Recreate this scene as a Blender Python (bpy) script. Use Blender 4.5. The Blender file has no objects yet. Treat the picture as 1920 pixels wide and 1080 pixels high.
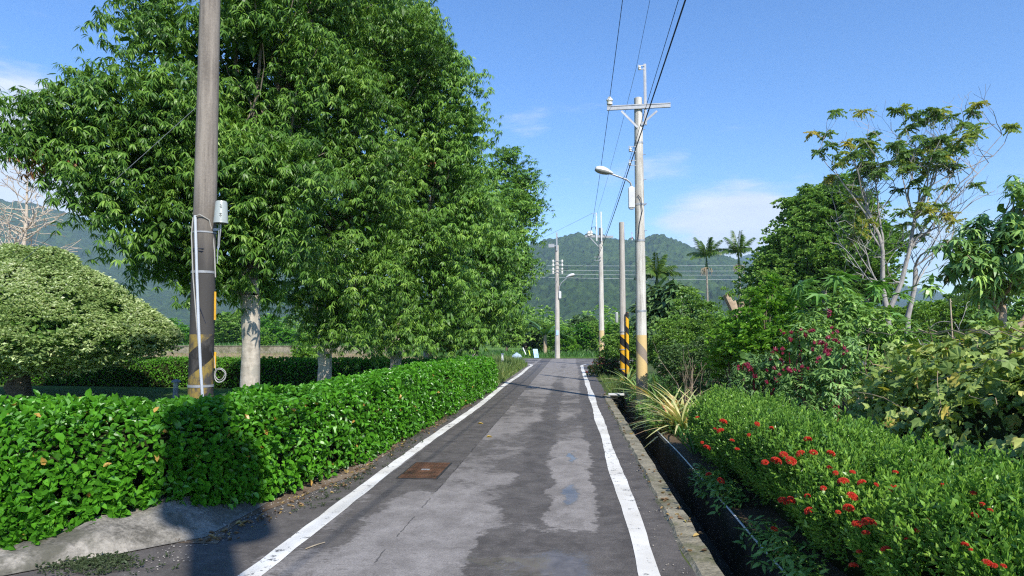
import bpy, math, random
import numpy as np
from mathutils import Vector, Matrix

SC = bpy.context.scene
COL = SC.collection
TAU = 2 * math.pi

# ------------------------------------------------------------------ camera geometry (real metres: eye 1.6 m above the road)
F = 1280.0
PITCH = math.atan(90 / F)
YAW = math.atan(112 / F * math.cos(PITCH))


def ray(px, py):
    x = (px - 960) / F
    y = -(py - 540) / F
    fy = math.cos(PITCH) - y * math.sin(PITCH)
    fz = math.sin(PITCH) + y * math.cos(PITCH)
    c, s = math.cos(YAW), math.sin(YAW)
    return (x * c - fy * s, x * s + fy * c, fz)


def at(px, py, Y):
    r = ray(px, py)
    t = Y / r[1]
    return Vector((r[0] * t, Y, 1.6 + r[2] * t))


def mpp(Y):
    return Y / F


# ------------------------------------------------------------------ tagging / linking
def tag(o, label=None, cat=None, group=None, kind=None):
    if label: o['label'] = label
    if cat: o['category'] = cat
    if group: o['group'] = group
    if kind: o['kind'] = kind
    return o


def empty(name, loc, label=None, cat=None, group=None):
    o = bpy.data.objects.new(name, None)
    o.location = loc
    o.empty_display_size = 0.2
    COL.objects.link(o)
    bpy.context.view_layer.update()
    return tag(o, label, cat, group)


def link(o, parent=None):
    COL.objects.link(o)
    if parent is not None:
        o.parent = parent
        o.matrix_parent_inverse = Matrix.Translation(-parent.location) if parent.parent is None else \
            Matrix.Translation(-parent.location)
        o.matrix_parent_inverse = parent.matrix_world.inverted() if parent.type == 'EMPTY' else Matrix.Identity(4)
    return o


def np_mesh(name, V, Fc, mat, parent=None, smooth=False, var=None):
    V = np.ascontiguousarray(V, dtype=np.float32)
    Fc = np.ascontiguousarray(Fc, dtype=np.int32)
    me = bpy.data.meshes.new(name)
    n, k = Fc.shape
    me.vertices.add(len(V)); me.vertices.foreach_set('co', V.ravel())
    me.loops.add(n * k); me.loops.foreach_set('vertex_index', Fc.ravel())
    me.polygons.add(n)
    me.polygons.foreach_set('loop_start', np.arange(0, n * k, k, dtype=np.int32))
    try:
        me.polygons.foreach_set('loop_total', np.full(n, k, dtype=np.int32))
    except Exception:
        pass
    if smooth:
        me.polygons.foreach_set('use_smooth', np.ones(n, dtype=bool))
    else:
        me.polygons.foreach_set('use_smooth', np.zeros(n, dtype=bool))
    if var is not None:
        a = me.attributes.new('var', 'FLOAT', 'FACE')
        a.data.foreach_set('value', np.ascontiguousarray(var, dtype=np.float32))
    me.materials.append(mat)
    me.update(calc_edges=True)
    me.validate()
    return link(bpy.data.objects.new(name, me), parent)


class MB:
    """collects shapes, then links them as one mesh object"""
    def __init__(s):
        s.v, s.f = [], []

    def add(s, V, Fc):
        o = len(s.v)
        s.v += [tuple(p) for p in V]
        s.f += [tuple(i + o for i in q) for q in Fc]
        return s

    def box(s, c, size, M=None):
        x, y, z = [d / 2 for d in size]
        V = [Vector(p) for p in ((-x, -y, -z), (x, -y, -z), (x, y, -z), (-x, y, -z), (-x, -y, z), (x, -y, z), (x, y, z), (-x, y, z))]
        if M is not None: V = [M @ p for p in V]
        V = [p + Vector(c) for p in V]
        return s.add(V, [(0, 3, 2, 1), (4, 5, 6, 7), (0, 1, 5, 4), (1, 2, 6, 5), (2, 3, 7, 6), (3, 0, 4, 7)])

    def bar(s, a, b, w, h):
        a, b = Vector(a), Vector(b)
        d = b - a
        q = d.to_track_quat('X', 'Z').to_matrix()
        return s.box((a + b) / 2, (d.length, w, h), q)

    def tube(s, pts, rad, n=8, caps=True, wob=0, rng=None):
        pts = [Vector(p) for p in pts]
        m = len(pts)
        if not hasattr(rad, '__len__'): rad = [rad] * m
        rings = []
        prev = None
        for i in range(m):
            t = (pts[min(i + 1, m - 1)] - pts[max(i - 1, 0)])
            if t.length < 1e-9: t = Vector((0, 0, 1))
            t.normalize()
            if prev is None:
                u = t.orthogonal().normalized()
            else:
                u = prev - t * prev.dot(t)
                u = u.normalized() if u.length > 1e-6 else t.orthogonal().normalized()
            prev = u
            w = t.cross(u)
            ring = []
            for k in range(n):
                a = TAU * k / n
                r = rad[i]
                if wob and rng is not None: r *= 1 + rng.uniform(-wob, wob)
                ring.append(pts[i] + (u * math.cos(a) + w * math.sin(a)) * r)
            rings.append(ring)
        V = [p for r in rings for p in r]
        Fc = []
        for i in range(m - 1):
            for k in range(n):
                k2 = (k + 1) % n
                Fc.append((i * n + k, i * n + k2, (i + 1) * n + k2, (i + 1) * n + k))
        if caps:
            Fc.append(tuple(range(n))[::-1]); Fc.append(tuple((m - 1) * n + k for k in range(n)))
        return s.add(V, Fc)

    def lathe(s, prof, c=(0, 0, 0), n=20, M=None):
        V, Fc = [], []
        m = len(prof)
        for r, z in prof:
            for k in range(n):
                p = Vector((r * math.cos(TAU * k / n), r * math.sin(TAU * k / n), z))
                if M is not None: p = M @ p
                V.append(p + Vector(c))
        for i in range(m - 1):
            for k in range(n):
                k2 = (k + 1) % n
                Fc.append((i * n + k, i * n + k2, (i + 1) * n + k2, (i + 1) * n + k))
        if prof[0][0] > 1e-5: Fc.append(tuple(range(n))[::-1])
        if prof[-1][0] > 1e-5: Fc.append(tuple((m - 1) * n + k for k in range(n)))
        return s.add(V, Fc)

    def build(s, name, mat, parent=None, smooth=False):
        me = bpy.data.meshes.new(name)
        me.from_pydata(s.v, [], s.f)
        me.materials.append(mat)
        if smooth:
            me.polygons.foreach_set('use_smooth', np.ones(len(me.polygons), dtype=bool))
            try: me.set_sharp_from_angle(angle=math.radians(40))
            except Exception: pass
        me.update()
        return link(bpy.data.objects.new(name, me), parent)


# ------------------------------------------------------------------ numpy noise
def _h(i, j, k, seed):
    n = (i * 374761393 + j * 668265263 + k * 2147483647 + seed * 974634777) & 0xffffffff
    n = ((n ^ (n >> 13)) * 1274126177) & 0xffffffff
    n = n ^ (n >> 16)
    return (n & 0xffff) / 65535.0


def vnoise(p, seed=0):
    p = np.asarray(p, dtype=np.float64)
    i = np.floor(p).astype(np.int64)
    f = p - i
    f = f * f * (3 - 2 * f)
    r = 0
    for dx in (0, 1):
        for dy in (0, 1):
            for dz in (0, 1):
                w = (f[:, 0] if dx else 1 - f[:, 0]) * (f[:, 1] if dy else 1 - f[:, 1]) * (f[:, 2] if dz else 1 - f[:, 2])
                r = r + w * _h(i[:, 0] + dx, i[:, 1] + dy, i[:, 2] + dz, seed)
    return r


def fbm(p, oct=4, seed=0):
    a, s, t = 0.5, 0, 0
    p = np.asarray(p, dtype=np.float64)
    for o in range(oct):
        s = s + a * vnoise(p * 2 ** o, seed + o); t += a; a *= .5
    return s / t


def nrm(a):
    return a / np.maximum(np.linalg.norm(a, axis=-1, keepdims=True), 1e-9)


# ------------------------------------------------------------------ leaf templates: x along the leaf, y across, z up (all in units of length/width)
def tmpl(st, bend=.2, fold=.12):
    """st: [(t, halfwidth)] stations between base and tip; with a folded midrib"""
    V = [(0, 0, 0)]
    rows = []
    for t, w in st:
        z = -bend * t * t
        rows.append((len(V), len(V) + 1, len(V) + 2))
        V += [(t, w, z + fold * w), (t, 0, z - fold * w), (t, -w, z + fold * w)]
    V.append((1, 0, -bend))
    e = len(V) - 1
    Fc = [(0, rows[0][1], rows[0][0]), (0, rows[0][2], rows[0][1])]
    for a, b in zip(rows[:-1], rows[1:]):
        Fc += [(a[0], a[1], b[1]), (a[0], b[1], b[0]), (a[1], a[2], b[2]), (a[1], b[2], b[1])]
    a = rows[-1]
    Fc += [(a[0], a[1], e), (a[1], a[2], e)]
    return np.array(V), np.array(Fc)


def tmpl_flat(st, bend=.3):
    V = [(0, 0, 0)]
    for t, w in st:
        z = -bend * t * t
        V += [(t, w, z), (t, -w, z)]
    V.append((1, 0, -bend))
    n = len(st)
    Fc = [(0, 2, 1)]
    for i in range(n - 1):
        a, b = 1 + 2 * i, 3 + 2 * i
        Fc += [(a, a + 1, b + 1), (a, b + 1, b)]
    Fc.append((2 * n - 1, 2 * n, 2 * n + 1))
    return np.array(V), np.array(Fc)


T_LANCE = tmpl_flat([(.3, .46), (.65, .38)], .38)
T_LANCE_DROOP = tmpl_flat([(.3, .48), (.65, .38)], .55)
T_OVAL = tmpl([(.3, .5), (.68, .42)], .18, .35)
T_DIAM = tmpl([(.42, .5)], .15, .4)
T_BLADE = tmpl_flat([(.35, .5), (.7, .35)], .35)
T_STRAP = tmpl_flat([(.12, .42), (.3, .5), (.5, .48), (.7, .38), (.88, .22)], .75)


def _lobed(angles, radii):
    V = [(0.12, 0, 0)]
    for a, r in zip(angles, radii):
        V.append((0.12 + .5 * r * math.cos(a) * 1.0, .5 * r * math.sin(a), -.10 * r * r + .06 * abs(math.sin(a))))
    n = len(angles)
    return np.array(V), np.array([(0, 1 + k, 1 + (k + 1) % n) for k in range(n)])


T_VINE = _lobed([math.radians(a) for a in (0, 18, 38, 58, 80, 105, 135, 165, 195, 225, 255, 280, 302, 322, 342)],
                (1.7, 1.15, 1.0, 1.35, .95, 1.1, .95, .35, .35, .95, 1.1, .95, 1.35, 1.0, 1.15))
T_PAPAYA = _lobed([math.radians(a) for a in (0, 13, 26, 39, 52, 66, 82, 100, 120, 150, 180, 210, 240, 260, 278, 294, 308, 321, 334, 347)],
                  (1.9, .75, .7, 1.7, .7, .65, 1.5, .6, 1.2, .5, .2, .5, 1.2, .6, 1.5, .65, .7, 1.7, .7, .75))


def leaf_cloud(name, mat, pos, d, n, L, W, var, T, parent=None, smooth=False):
    V, Fc = T
    N = len(pos)
    d = nrm(d)
    n = nrm(n - (n * d).sum(1, keepdims=True) * d)
    s = np.cross(n, d)
    L = np.broadcast_to(np.asarray(L, float), (N,))[:, None, None]
    W = np.broadcast_to(np.asarray(W, float), (N,))[:, None, None]
    P = pos[:, None, :] + V[None, :, 0:1] * L * d[:, None, :] + V[None, :, 1:2] * W * s[:, None, :] + V[None, :, 2:3] * L * n[:, None, :]
    m, f = len(V), len(Fc)
    FF = (Fc[None] + (np.arange(N) * m)[:, None, None]).reshape(-1, Fc.shape[1])
    return np_mesh(name, P.reshape(-1, 3), FF, mat, parent, smooth, np.repeat(var, f))


UP = np.array([0, 0, 1.0])


def rosettes(rng, C, O, k, droop=.35, spread=.8, out=.45):
    """leaves radiating from every centre C with an outward axis O"""
    N = len(C)
    az = rng.uniform(0, TAU, (N, 1)) + np.arange(k)[None] * (TAU / k) * 1.618 + rng.normal(0, .25, (N, k))
    el = rng.uniform(-.7, .55, (N, k))
    d = np.stack([np.cos(az) * np.cos(el), np.sin(az) * np.cos(el), np.sin(el)], -1) * spread
    d = d + O[:, None, :] * out - UP * droop
    d = nrm(d.reshape(-1, 3))
    n = UP + rng.normal(0, .28, (N * k, 3))
    p = np.repeat(C, k, 0) + d * rng.uniform(0, .03, (N * k, 1))
    return p, d, n


# ------------------------------------------------------------------ materials
class NT:
    def __init__(s, name):
        s.mat = bpy.data.materials.new(name)
        s.mat.use_nodes = True
        s.t = s.mat.node_tree
        s.t.nodes.clear()
        s.out = s.t.nodes.new('ShaderNodeOutputMaterial')

    def n(s, typ, **kw):
        nd = s.t.nodes.new(typ)
        for k, v in kw.items(): setattr(nd, k, v)
        return nd

    def put(s, sock, v):
        if isinstance(v, bpy.types.NodeSocket): s.t.links.new(v, sock)
        elif v is not None:
            if isinstance(v, (tuple, list)) and len(v) == 3 and sock.type == 'RGBA': v = (*v, 1)
            sock.default_value = v

    def m(s, op, a, b=None, c=None, clamp=False):
        nd = s.n('ShaderNodeMath', operation=op, use_clamp=clamp)
        for i, v in enumerate((a, b, c)):
            if v is not None: s.put(nd.inputs[i], v)
        return nd.outputs[0]

    def ss(s, x, lo, hi):
        nd = s.n('ShaderNodeMapRange', interpolation_type='SMOOTHSTEP')
        s.put(nd.inputs[0], x); s.put(nd.inputs[1], lo); s.put(nd.inputs[2], hi)
        nd.inputs[3].default_value = 0; nd.inputs[4].default_value = 1
        return nd.outputs[0]

    def mix(s, f, a, b):
        nd = s.n('ShaderNodeMix', data_type='RGBA')
        s.put(nd.inputs[0], f); s.put(nd.inputs[6], a); s.put(nd.inputs[7], b)
        return nd.outputs[2]

    def pos(s, obj=False):
        if obj: return s.n('ShaderNodeTexCoord').outputs['Object']
        return s.n('ShaderNodeNewGeometry').outputs['Position']

    def scale(s, v, sc):
        nd = s.n('ShaderNodeMapping'); s.put(nd.inputs[0], v); nd.inputs[3].default_value = sc
        return nd.outputs[0]

    def noise(s, v, sc, det=4, rough=.55, dist=0):
        nd = s.n('ShaderNodeTexNoise'); s.put(nd.inputs['Vector'], v)
        nd.inputs['Scale'].default_value = sc; nd.inputs['Detail'].default_value = det
        nd.inputs['Roughness'].default_value = rough; nd.inputs['Distortion'].default_value = dist
        return nd.outputs[0]

    def ramp(s, f, stops):
        nd = s.n('ShaderNodeValToRGB'); s.put(nd.inputs[0], f)
        cr = nd.color_ramp
        while len(cr.elements) < len(stops): cr.elements.new(0.5)
        for e, (p, c) in zip(cr.elements, stops): e.position = p; e.color = (*c, 1)
        return nd.outputs[0]

    def bsdf(s, col, rough=.6, spec=.5, metal=0, bump=None, bstr=.3, bdist=.01):
        b = s.n('ShaderNodeBsdfPrincipled')
        s.put(b.inputs['Base Color'], col); s.put(b.inputs['Roughness'], rough)
        s.put(b.inputs['Specular IOR Level'], spec); s.put(b.inputs['Metallic'], metal)
        if bump is not None:
            bn = s.n('ShaderNodeBump'); s.put(bn.inputs['Height'], bump)
            bn.inputs['Strength'].default_value = bstr; bn.inputs['Distance'].default_value = bdist
            s.t.links.new(bn.outputs[0], b.inputs['Normal'])
        return b.outputs[0]

    def done(s, sh):
        s.t.links.new(sh, s.out.inputs[0]); return s.mat


def leaf_mat(name, stops, rough=.42, trans=.28, tgain=(1.25, 1.2, .5), spec=.5, nscale=.9):
    t = NT(name)
    a = t.n('ShaderNodeAttribute', attribute_name='var').outputs['Fac']
    nz = t.noise(t.pos(), nscale, 2)
    f = t.m('ADD', t.m('MULTIPLY', a, .8), t.m('MULTIPLY', t.m('SUBTRACT', nz, .4), .6), clamp=True)
    c = t.ramp(f, stops)
    p = t.bsdf(c, rough, spec)
    tr = t.n('ShaderNodeBsdfTranslucent')
    mul = t.n('ShaderNodeMix', data_type='RGBA', blend_type='MULTIPLY'); mul.inputs[0].default_value = 1
    t.put(mul.inputs[6], c); t.put(mul.inputs[7], tgain)
    t.t.links.new(mul.outputs[2], tr.inputs[0])
    mx = t.n('ShaderNodeMixShader'); mx.inputs[0].default_value = trans
    t.t.links.new(p, mx.inputs[1]); t.t.links.new(tr.outputs[0], mx.inputs[2])
    return t.done(mx.outputs[0])


def plain(name, col, rough=.6, spec=.5, metal=0, vary=.25, nscale=8, stretch=(1, 1, 1), bstr=.2):
    t = NT(name)
    p = t.scale(t.pos(True), stretch)
    nz = t.noise(p, nscale, 5, .6)
    lo = tuple(c * (1 - vary) for c in col); hi = tuple(min(1, c * (1 + vary)) for c in col)
    return t.done(t.bsdf(t.ramp(nz, [(.3, lo), (.7, hi)]), rough, spec, metal, nz, bstr, .01))


M = {}
G1 = lambda k: [(0, (.015 * k, .036 * k, .007 * k)), (.3, (.036 * k, .084 * k, .012 * k)), (.62, (.081 * k, .155 * k, .022 * k)), (.97, (.158 * k, .232 * k, .045 * k))]
M['tree_leaf'] = leaf_mat('tree_leaf', G1(2.05) + [(1, (.30, .14, .06))], .42, .32, spec=.35)
M['tree_leaf_sunlit'] = leaf_mat('tree_leaf_sunlit', G1(2.4) + [(1, (.30, .14, .06))], .44, .30, spec=.35)  # brighter copy: sun on the farther crowns put into the leaf colour
M['hedge_leaf'] = leaf_mat('hedge_leaf', [(0, (0.035, 0.117, 0.011)), (0.4, (0.077, 0.257, 0.015)), (0.75, (0.134, 0.384, 0.024)), (0.97, (0.226, 0.467, 0.045)), (1, (0.564, 0.35, 0.091))], .36, .28, spec=.5)
M['rear_hedge_leaf'] = leaf_mat('rear_hedge_leaf', [(0, (0.04, 0.129, 0.011)), (0.5, (0.097, 0.286, 0.02)), (1, (0.194, 0.429, 0.043))], .45, .25)
M['silver_leaf'] = leaf_mat('silver_leaf', [(0, (.12, .22, .06)), (.4, (.34, .46, .15)), (.7, (.56, .66, .33)), (1, (.80, .82, .62))], .5, .2, (1.1, 1.1, .7))
M['ixora_leaf'] = leaf_mat('ixora_leaf', [(0, (0.043, 0.11, 0.022)), (0.45, (0.12, 0.266, 0.042)), (0.8, (0.239, 0.426, 0.059)), (1, (0.396, 0.559, 0.096))], .34, .25)
M['vine_leaf'] = leaf_mat('vine_leaf', [(0, (.07, .13, .03)), (.4, (.19, .29, .06)), (.66, (.34, .44, .10)), (.8, (.50, .52, .13)), (.9, (.62, .52, .12)), (.95, (.36, .24, .12)), (1, (.22, .15, .09))], .55, .28, nscale=1.6)
M['bright_leaf'] = leaf_mat('bright_leaf', [(0, (0.073, 0.174, 0.023)), (0.5, (0.169, 0.37, 0.038)), (1, (0.36, 0.583, 0.078))], .36, .3)
M['mid_leaf'] = leaf_mat('mid_leaf', [(0, (0.08, 0.168, 0.039)), (0.5, (0.201, 0.372, 0.068)), (1, (0.403, 0.571, 0.118))], .45, .25)
M['dark_leaf'] = leaf_mat('dark_leaf', [(0, (0.053, 0.105, 0.04)), (0.5, (0.112, 0.213, 0.065)), (1, (0.241, 0.347, 0.1))], .42, .2)
M['mango_leaf'] = leaf_mat('mango_leaf', [(0, (0.082, 0.167, 0.047)), (0.5, (0.192, 0.352, 0.084)), (0.85, (0.414, 0.614, 0.139)), (0.95, (0.8, 0.753, 0.187)), (1, (0.8, 0.566, 0.283))], .33, .22)
M['sparse_leaf'] = leaf_mat('sparse_leaf', [(0, (.11, .21, .08)), (.55, (.23, .37, .13)), (.8, (.36, .45, .14)), (.9, (.55, .48, .12)), (1, (.65, .50, .16))], .5, .45)
M['roselle_leaf'] = leaf_mat('roselle_leaf', [(0, (0.078, 0.162, 0.047)), (0.6, (0.194, 0.366, 0.088)), (0.92, (0.389, 0.556, 0.146)), (1, (0.8, 0.8, 0.702))], .5, .25)
M['papaya_leaf'] = leaf_mat('papaya_leaf', [(0, (0.084, 0.191, 0.045)), (0.6, (0.181, 0.386, 0.077)), (0.95, (0.33, 0.539, 0.103)), (1, (0.8, 0.8, 0.103))], .45, .3)
M['weed_leaf'] = leaf_mat('weed_leaf', [(0, (.03, .05, .02)), (.6, (.06, .09, .035)), (1, (.12, .13, .06))], .6, .15)
M['palm_leaf'] = leaf_mat('palm_leaf', [(0, (0.039, 0.091, 0.016)), (0.6, (0.091, 0.169, 0.026)), (1, (0.195, 0.26, 0.039))], .4, .25)
M['banana_leaf'] = leaf_mat('banana_leaf', [(0, (0.048, 0.12, 0.024)), (0.6, (0.096, 0.216, 0.036)), (1, (0.192, 0.312, 0.072))], .45, .3)
M['croton_leaf'] = leaf_mat('croton_leaf', [(0, (.03, .06, .02)), (.6, (.05, .09, .03)), (.72, (.22, .05, .05)), (1, (.40, .09, .09))], .4, .25)
M['brom_leaf'] = leaf_mat('brom_leaf', [(0, (.10, .20, .05)), (.4, (.30, .40, .12)), (.6, (.72, .66, .30)), (.80, (.70, .34, .16)), (1, (.60, .13, .08))], .38, .22, nscale=2.5)
M['grass_blade'] = leaf_mat('grass_blade', [(0, (.05, .10, .02)), (.5, (.13, .22, .04)), (.8, (.25, .29, .08)), (1, (.40, .35, .16))], .55, .3)
M['green_blade'] = leaf_mat('green_blade', [(0, (.03, .09, .015)), (.6, (.07, .19, .03)), (1, (.16, .27, .06))], .5, .3)
M['dry_leaf'] = leaf_mat('dry_leaf', [(0, (.45, .28, .05)), (1, (.55, .40, .08))], .6, .2)
M['litter'] = leaf_mat('litter', [(0, (.09, .055, .03)), (.5, (.22, .14, .07)), (.8, (.42, .30, .10)), (1, (.16, .22, .05))], .7, .1)
M['flower_red'] = leaf_mat('flower_red', [(0, (.45, .025, .018)), (.6, (.68, .06, .03)), (1, (.85, .20, .08))], .5, .3, (1.2, .8, .6))
M['calyx_red'] = leaf_mat('calyx_red', [(0, (.22, .014, .04)), (1, (.46, .035, .09))], .4, .15, (1.2, .6, .6))


def bark(name, lo, hi, nscale=5, patch=None):
    t = NT(name)
    p = t.pos()
    a = t.noise(t.scale(p, (1, 1, .35)), nscale * 2.5, 6, .65)
    b = t.noise(t.scale(p, (1, 1, 3.5)), nscale, 3, .6)
    f = t.m('ADD', t.m('MULTIPLY', a, .6), t.m('MULTIPLY', b, .4))
    c = t.ramp(f, [(.32, lo), (.62, hi)])
    if patch: c = t.mix(t.ss(t.noise(p, nscale * .9, 4, .6), .5, .6), c, patch)
    return t.done(t.bsdf(c, .85, .2, 0, f, .5, .02))


M['pale_bark'] = bark('pale_bark', (.22, .19, .15), (.56, .50, .41), 4, (.36, .33, .27))
M['limb_bark'] = bark('limb_bark', (.04, .032, .024), (.12, .10, .075), 5)
M['shaded_bark'] = bark('shaded_bark', (.09, .075, .055), (.24, .20, .155), 5)  # darker copy of the pale bark: crown shade put into the limb colour
M['grey_bark'] = bark('grey_bark', (.15, .13, .10), (.36, .33, .27), 5)
M['brown_bark'] = bark('brown_bark', (.08, .06, .04), (.22, .17, .12), 5)
M['dry_bark'] = bark('dry_bark', (.24, .17, .11), (.46, .36, .25), 6)
M['bare_bark'] = bark('bare_bark', (.34, .28, .21), (.58, .50, .40), 6)
M['white_limb'] = bark('white_limb', (.19, .18, .165), (.42, .40, .37), 4)
M['stake'] = bark('stake', (.30, .24, .15), (.50, .42, .30), 6)
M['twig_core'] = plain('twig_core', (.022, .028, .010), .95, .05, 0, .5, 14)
M['dry_stem'] = plain('dry_stem', (.38, .29, .18), .8, .2, 0, .35, 9)
M['galv'] = plain('galv', (.36, .37, .38), .45, .5, .35, .15, 12)
M['strap'] = plain('strap', (.30, .31, .32), .5, .4, .2, .15, 12)
M['white_metal'] = plain('white_metal', (.60, .61, .61), .4, .5, 0, .08, 6)
M['grey_metal'] = plain('grey_metal', (.36, .39, .36), .30, .5, .1, .08, 5)
M['porcelain'] = plain('porcelain', (.76, .74, .68), .25, .5, 0, .06, 8)
M['glass_lens'] = plain('glass_lens', (.30, .31, .29), .15, .6, 0, .12, 30)
M['wire_black'] = plain('wire_black', (.025, .03, .045), .6, .3, 0, .1, 5)
M['wire_grey'] = plain('wire_grey', (.30, .32, .34), .5, .4, 0, .1, 5)
M['wire_pale'] = plain('wire_pale', (.46, .50, .54), .5, .4, .2, .1, 5)
M['cable_grey'] = plain('cable_grey', (.36, .35, .32), .6, .3, 0, .15, 8)
M['conduit'] = plain('conduit', (.46, .49, .53), .4, .5, 0, .08, 8)
M['yellow'] = plain('yellow', (.62, .33, .02), .5, .4, 0, .15, 10)
M['black_paint'] = plain('black_paint', (.03, .03, .03), .55, .4, 0, .3, 10)
M['ink'] = plain('ink', (.05, .05, .05), .7, .2, 0, .2, 20)
M['pvc'] = plain('pvc', (.66, .66, .63), .5, .4, 0, .12, 6)
M['blue_board'] = plain('blue_board', (.36, .55, .80), .55, .4, 0, .35, 3)
M['white_board'] = plain('white_board', (.72, .76, .80), .55, .4, 0, .08, 4)
M['blue_bag'] = plain('blue_bag', (.38, .48, .58), .6, .3, 0, .2, 5)
M['lime'] = plain('lime', (.55, .66, .08), .6, .3, 0, .1, 5)
M['red_paint'] = plain('red_paint', (.50, .06, .05), .5, .4, 0, .1, 1)
M['bollard_grey'] = plain('bollard_grey', (.16, .17, .19), .5, .4, 0, .15, 8)
M['pebble'] = plain('pebble', (.26, .24, .21), .8, .3, 0, .4, 30)


def pole_mat(name, lo, hi, paint=None, z0=0, z1=0, dark_below=None):
    """cast concrete shaft with rain streaks; optional painted diagonal bands between two heights"""
    t = NT(name)
    p = t.pos(True)
    st = t.noise(t.scale(p, (9, 9, .5)), 2, 5, .6)
    sp = t.noise(p, 45, 3, .6)
    bl = t.noise(p, 1.3, 3, .5)
    f = t.m('ADD', t.m('MULTIPLY', st, .5), t.m('ADD', t.m('MULTIPLY', sp, .2), t.m('MULTIPLY', bl, .3)))
    c = t.ramp(f, [(.40, lo), (.57, hi)])
    sep = t.n('ShaderNodeSeparateXYZ'); t.put(sep.inputs[0], p)
    x, y, z = sep.outputs
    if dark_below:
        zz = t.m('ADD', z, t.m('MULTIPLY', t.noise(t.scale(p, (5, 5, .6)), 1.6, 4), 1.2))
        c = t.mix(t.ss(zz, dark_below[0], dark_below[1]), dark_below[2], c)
    if paint:
        ang = t.m('ARCTAN2', y, x)
        ph = t.m('ADD', t.m('MULTIPLY', z, paint['freq']), t.m('MULTIPLY', ang, paint['turn'] / TAU))
        fr = t.m('FRACT', t.m('ADD', ph, 20))
        stripe = t.m('GREATER_THAN', fr, paint.get('duty', .5))
        pc = t.mix(stripe, paint['a'], paint['b'])
        wear = t.ss(t.noise(t.scale(p, (1, 1, .6)), 7, 6, .7), paint['w0'], paint['w1'])
        inz = t.m('MULTIPLY', t.m('GREATER_THAN', z, z0), t.m('LESS_THAN', z, z1))
        c = t.mix(t.m('MULTIPLY', inz, wear), c, pc)
    return t.done(t.bsdf(c, .85, .25, 0, f, .35, .01))


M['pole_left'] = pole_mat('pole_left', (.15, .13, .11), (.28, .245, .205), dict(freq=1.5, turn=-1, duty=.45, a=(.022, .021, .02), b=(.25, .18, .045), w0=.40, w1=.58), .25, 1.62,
                          (2.9, 4.3, (.06, .056, .052)))  # lower shaft darker: wetness and a cast shadow put into the colour
M['pole_main'] = pole_mat('pole_main', (.30, .28, .24), (.62, .60, .54), dict(freq=1.15, turn=1, duty=.33, a=(.27, .22, .17), b=(.60, .44, .20), w0=.22, w1=.45), .1, 1.62)
M['pole_far'] = pole_mat('pole_far', (.38, .36, .32), (.62, .60, .54), dict(freq=1.0, turn=1, duty=.2, a=(.40, .33, .24), b=(.58, .44, .22), w0=.25, w1=.5), .1, 1.9)
M['pole_plain'] = pole_mat('pole_plain', (.34, .31, .27), (.54, .50, .44))
M['pole_bare'] = pole_mat('pole_bare', (.30, .28, .25), (.50, .47, .42), dict(freq=1.8, turn=1, duty=.5, a=(.02, .02, .02), b=(.66, .35, .02), w0=.1, w1=.2), .1, 1.65)
M['guard_band'] = pole_mat('guard_band', (.3, .3, .3), (.4, .4, .4), dict(freq=1.9, turn=.6, duty=.42, a=(.02, .02, .02), b=(.68, .36, .02), w0=.05, w1=.1), -5, 9)


# ---- ground materials
def ground_mat(name, cols, sc=.6, fine=14, bstr=.5, bdist=.02, rough=.95):
    t = NT(name)
    p = t.pos()
    a = t.noise(p, sc, 5, .6)
    b = t.noise(p, fine, 5, .7)
    f = t.m('ADD', t.m('MULTIPLY', a, .65), t.m('MULTIPLY', b, .35))
    return t.done(t.bsdf(t.ramp(f, cols), rough, .2, 0, b, bstr, bdist))


M['ground'] = ground_mat('ground', [(.3, (.035, .05, .016)), (.5, (.06, .09, .02)), (.68, (.11, .085, .05))], .25, 6)
M['soil'] = ground_mat('soil', [(.3, (.045, .032, .02)), (.5, (.10, .07, .042)), (.7, (.18, .14, .09))], 1.1, 22)
M['dirt'] = ground_mat('dirt', [(.3, (.07, .052, .034)), (.5, (.16, .115, .075)), (.7, (.27, .22, .16))], 1.6, 34)
M['lawn'] = ground_mat('lawn', [(.3, (.035, .085, .016)), (.5, (.07, .135, .025)), (.7, (.12, .18, .04))], .5, 40, .6, .03)
M['straw'] = ground_mat('straw', [(.3, (.16, .11, .06)), (.5, (.30, .21, .12)), (.68, (.40, .30, .19))], .3, 7, .7, .1)
M['meadow'] = ground_mat('meadow', [(.3, (.05, .12, .02)), (.5, (.10, .20, .035)), (.68, (.18, .24, .06))], .2, 9, .7, .1)


def concrete_mat(name, lo, hi, moss_shade=None):
    t = NT(name)
    p = t.pos()
    a = t.noise(p, 3.2, 7, .72)
    b = t.noise(p, 34, 4, .65)
    f = t.m('ADD', t.m('MULTIPLY', a, .65), t.m('MULTIPLY', b, .35))
    c = t.ramp(f, [(.38, lo), (.62, hi)])
    if moss_shade: c = t.mix(t.m('MULTIPLY', t.ss(t.noise(p, 1.7, 5, .7), .48, .62), .8), c, moss_shade)
    return t.done(t.bsdf(c, .9, .2, 0, f, .9, .04))


M['rough_concrete'] = concrete_mat('rough_concrete', (.10, .093, .076), (.37, .34, .285), (.08, .078, .056))
M['kerb_concrete'] = concrete_mat('kerb_concrete', (.13, .12, .085), (.34, .31, .23), (.10, .105, .05))
M['ditch_concrete'] = concrete_mat('ditch_concrete', (.022, .022, .018), (.06, .056, .045), (.015, .02, .01))  # near-black tones and moss tint put the ditch's shade into the colour


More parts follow.
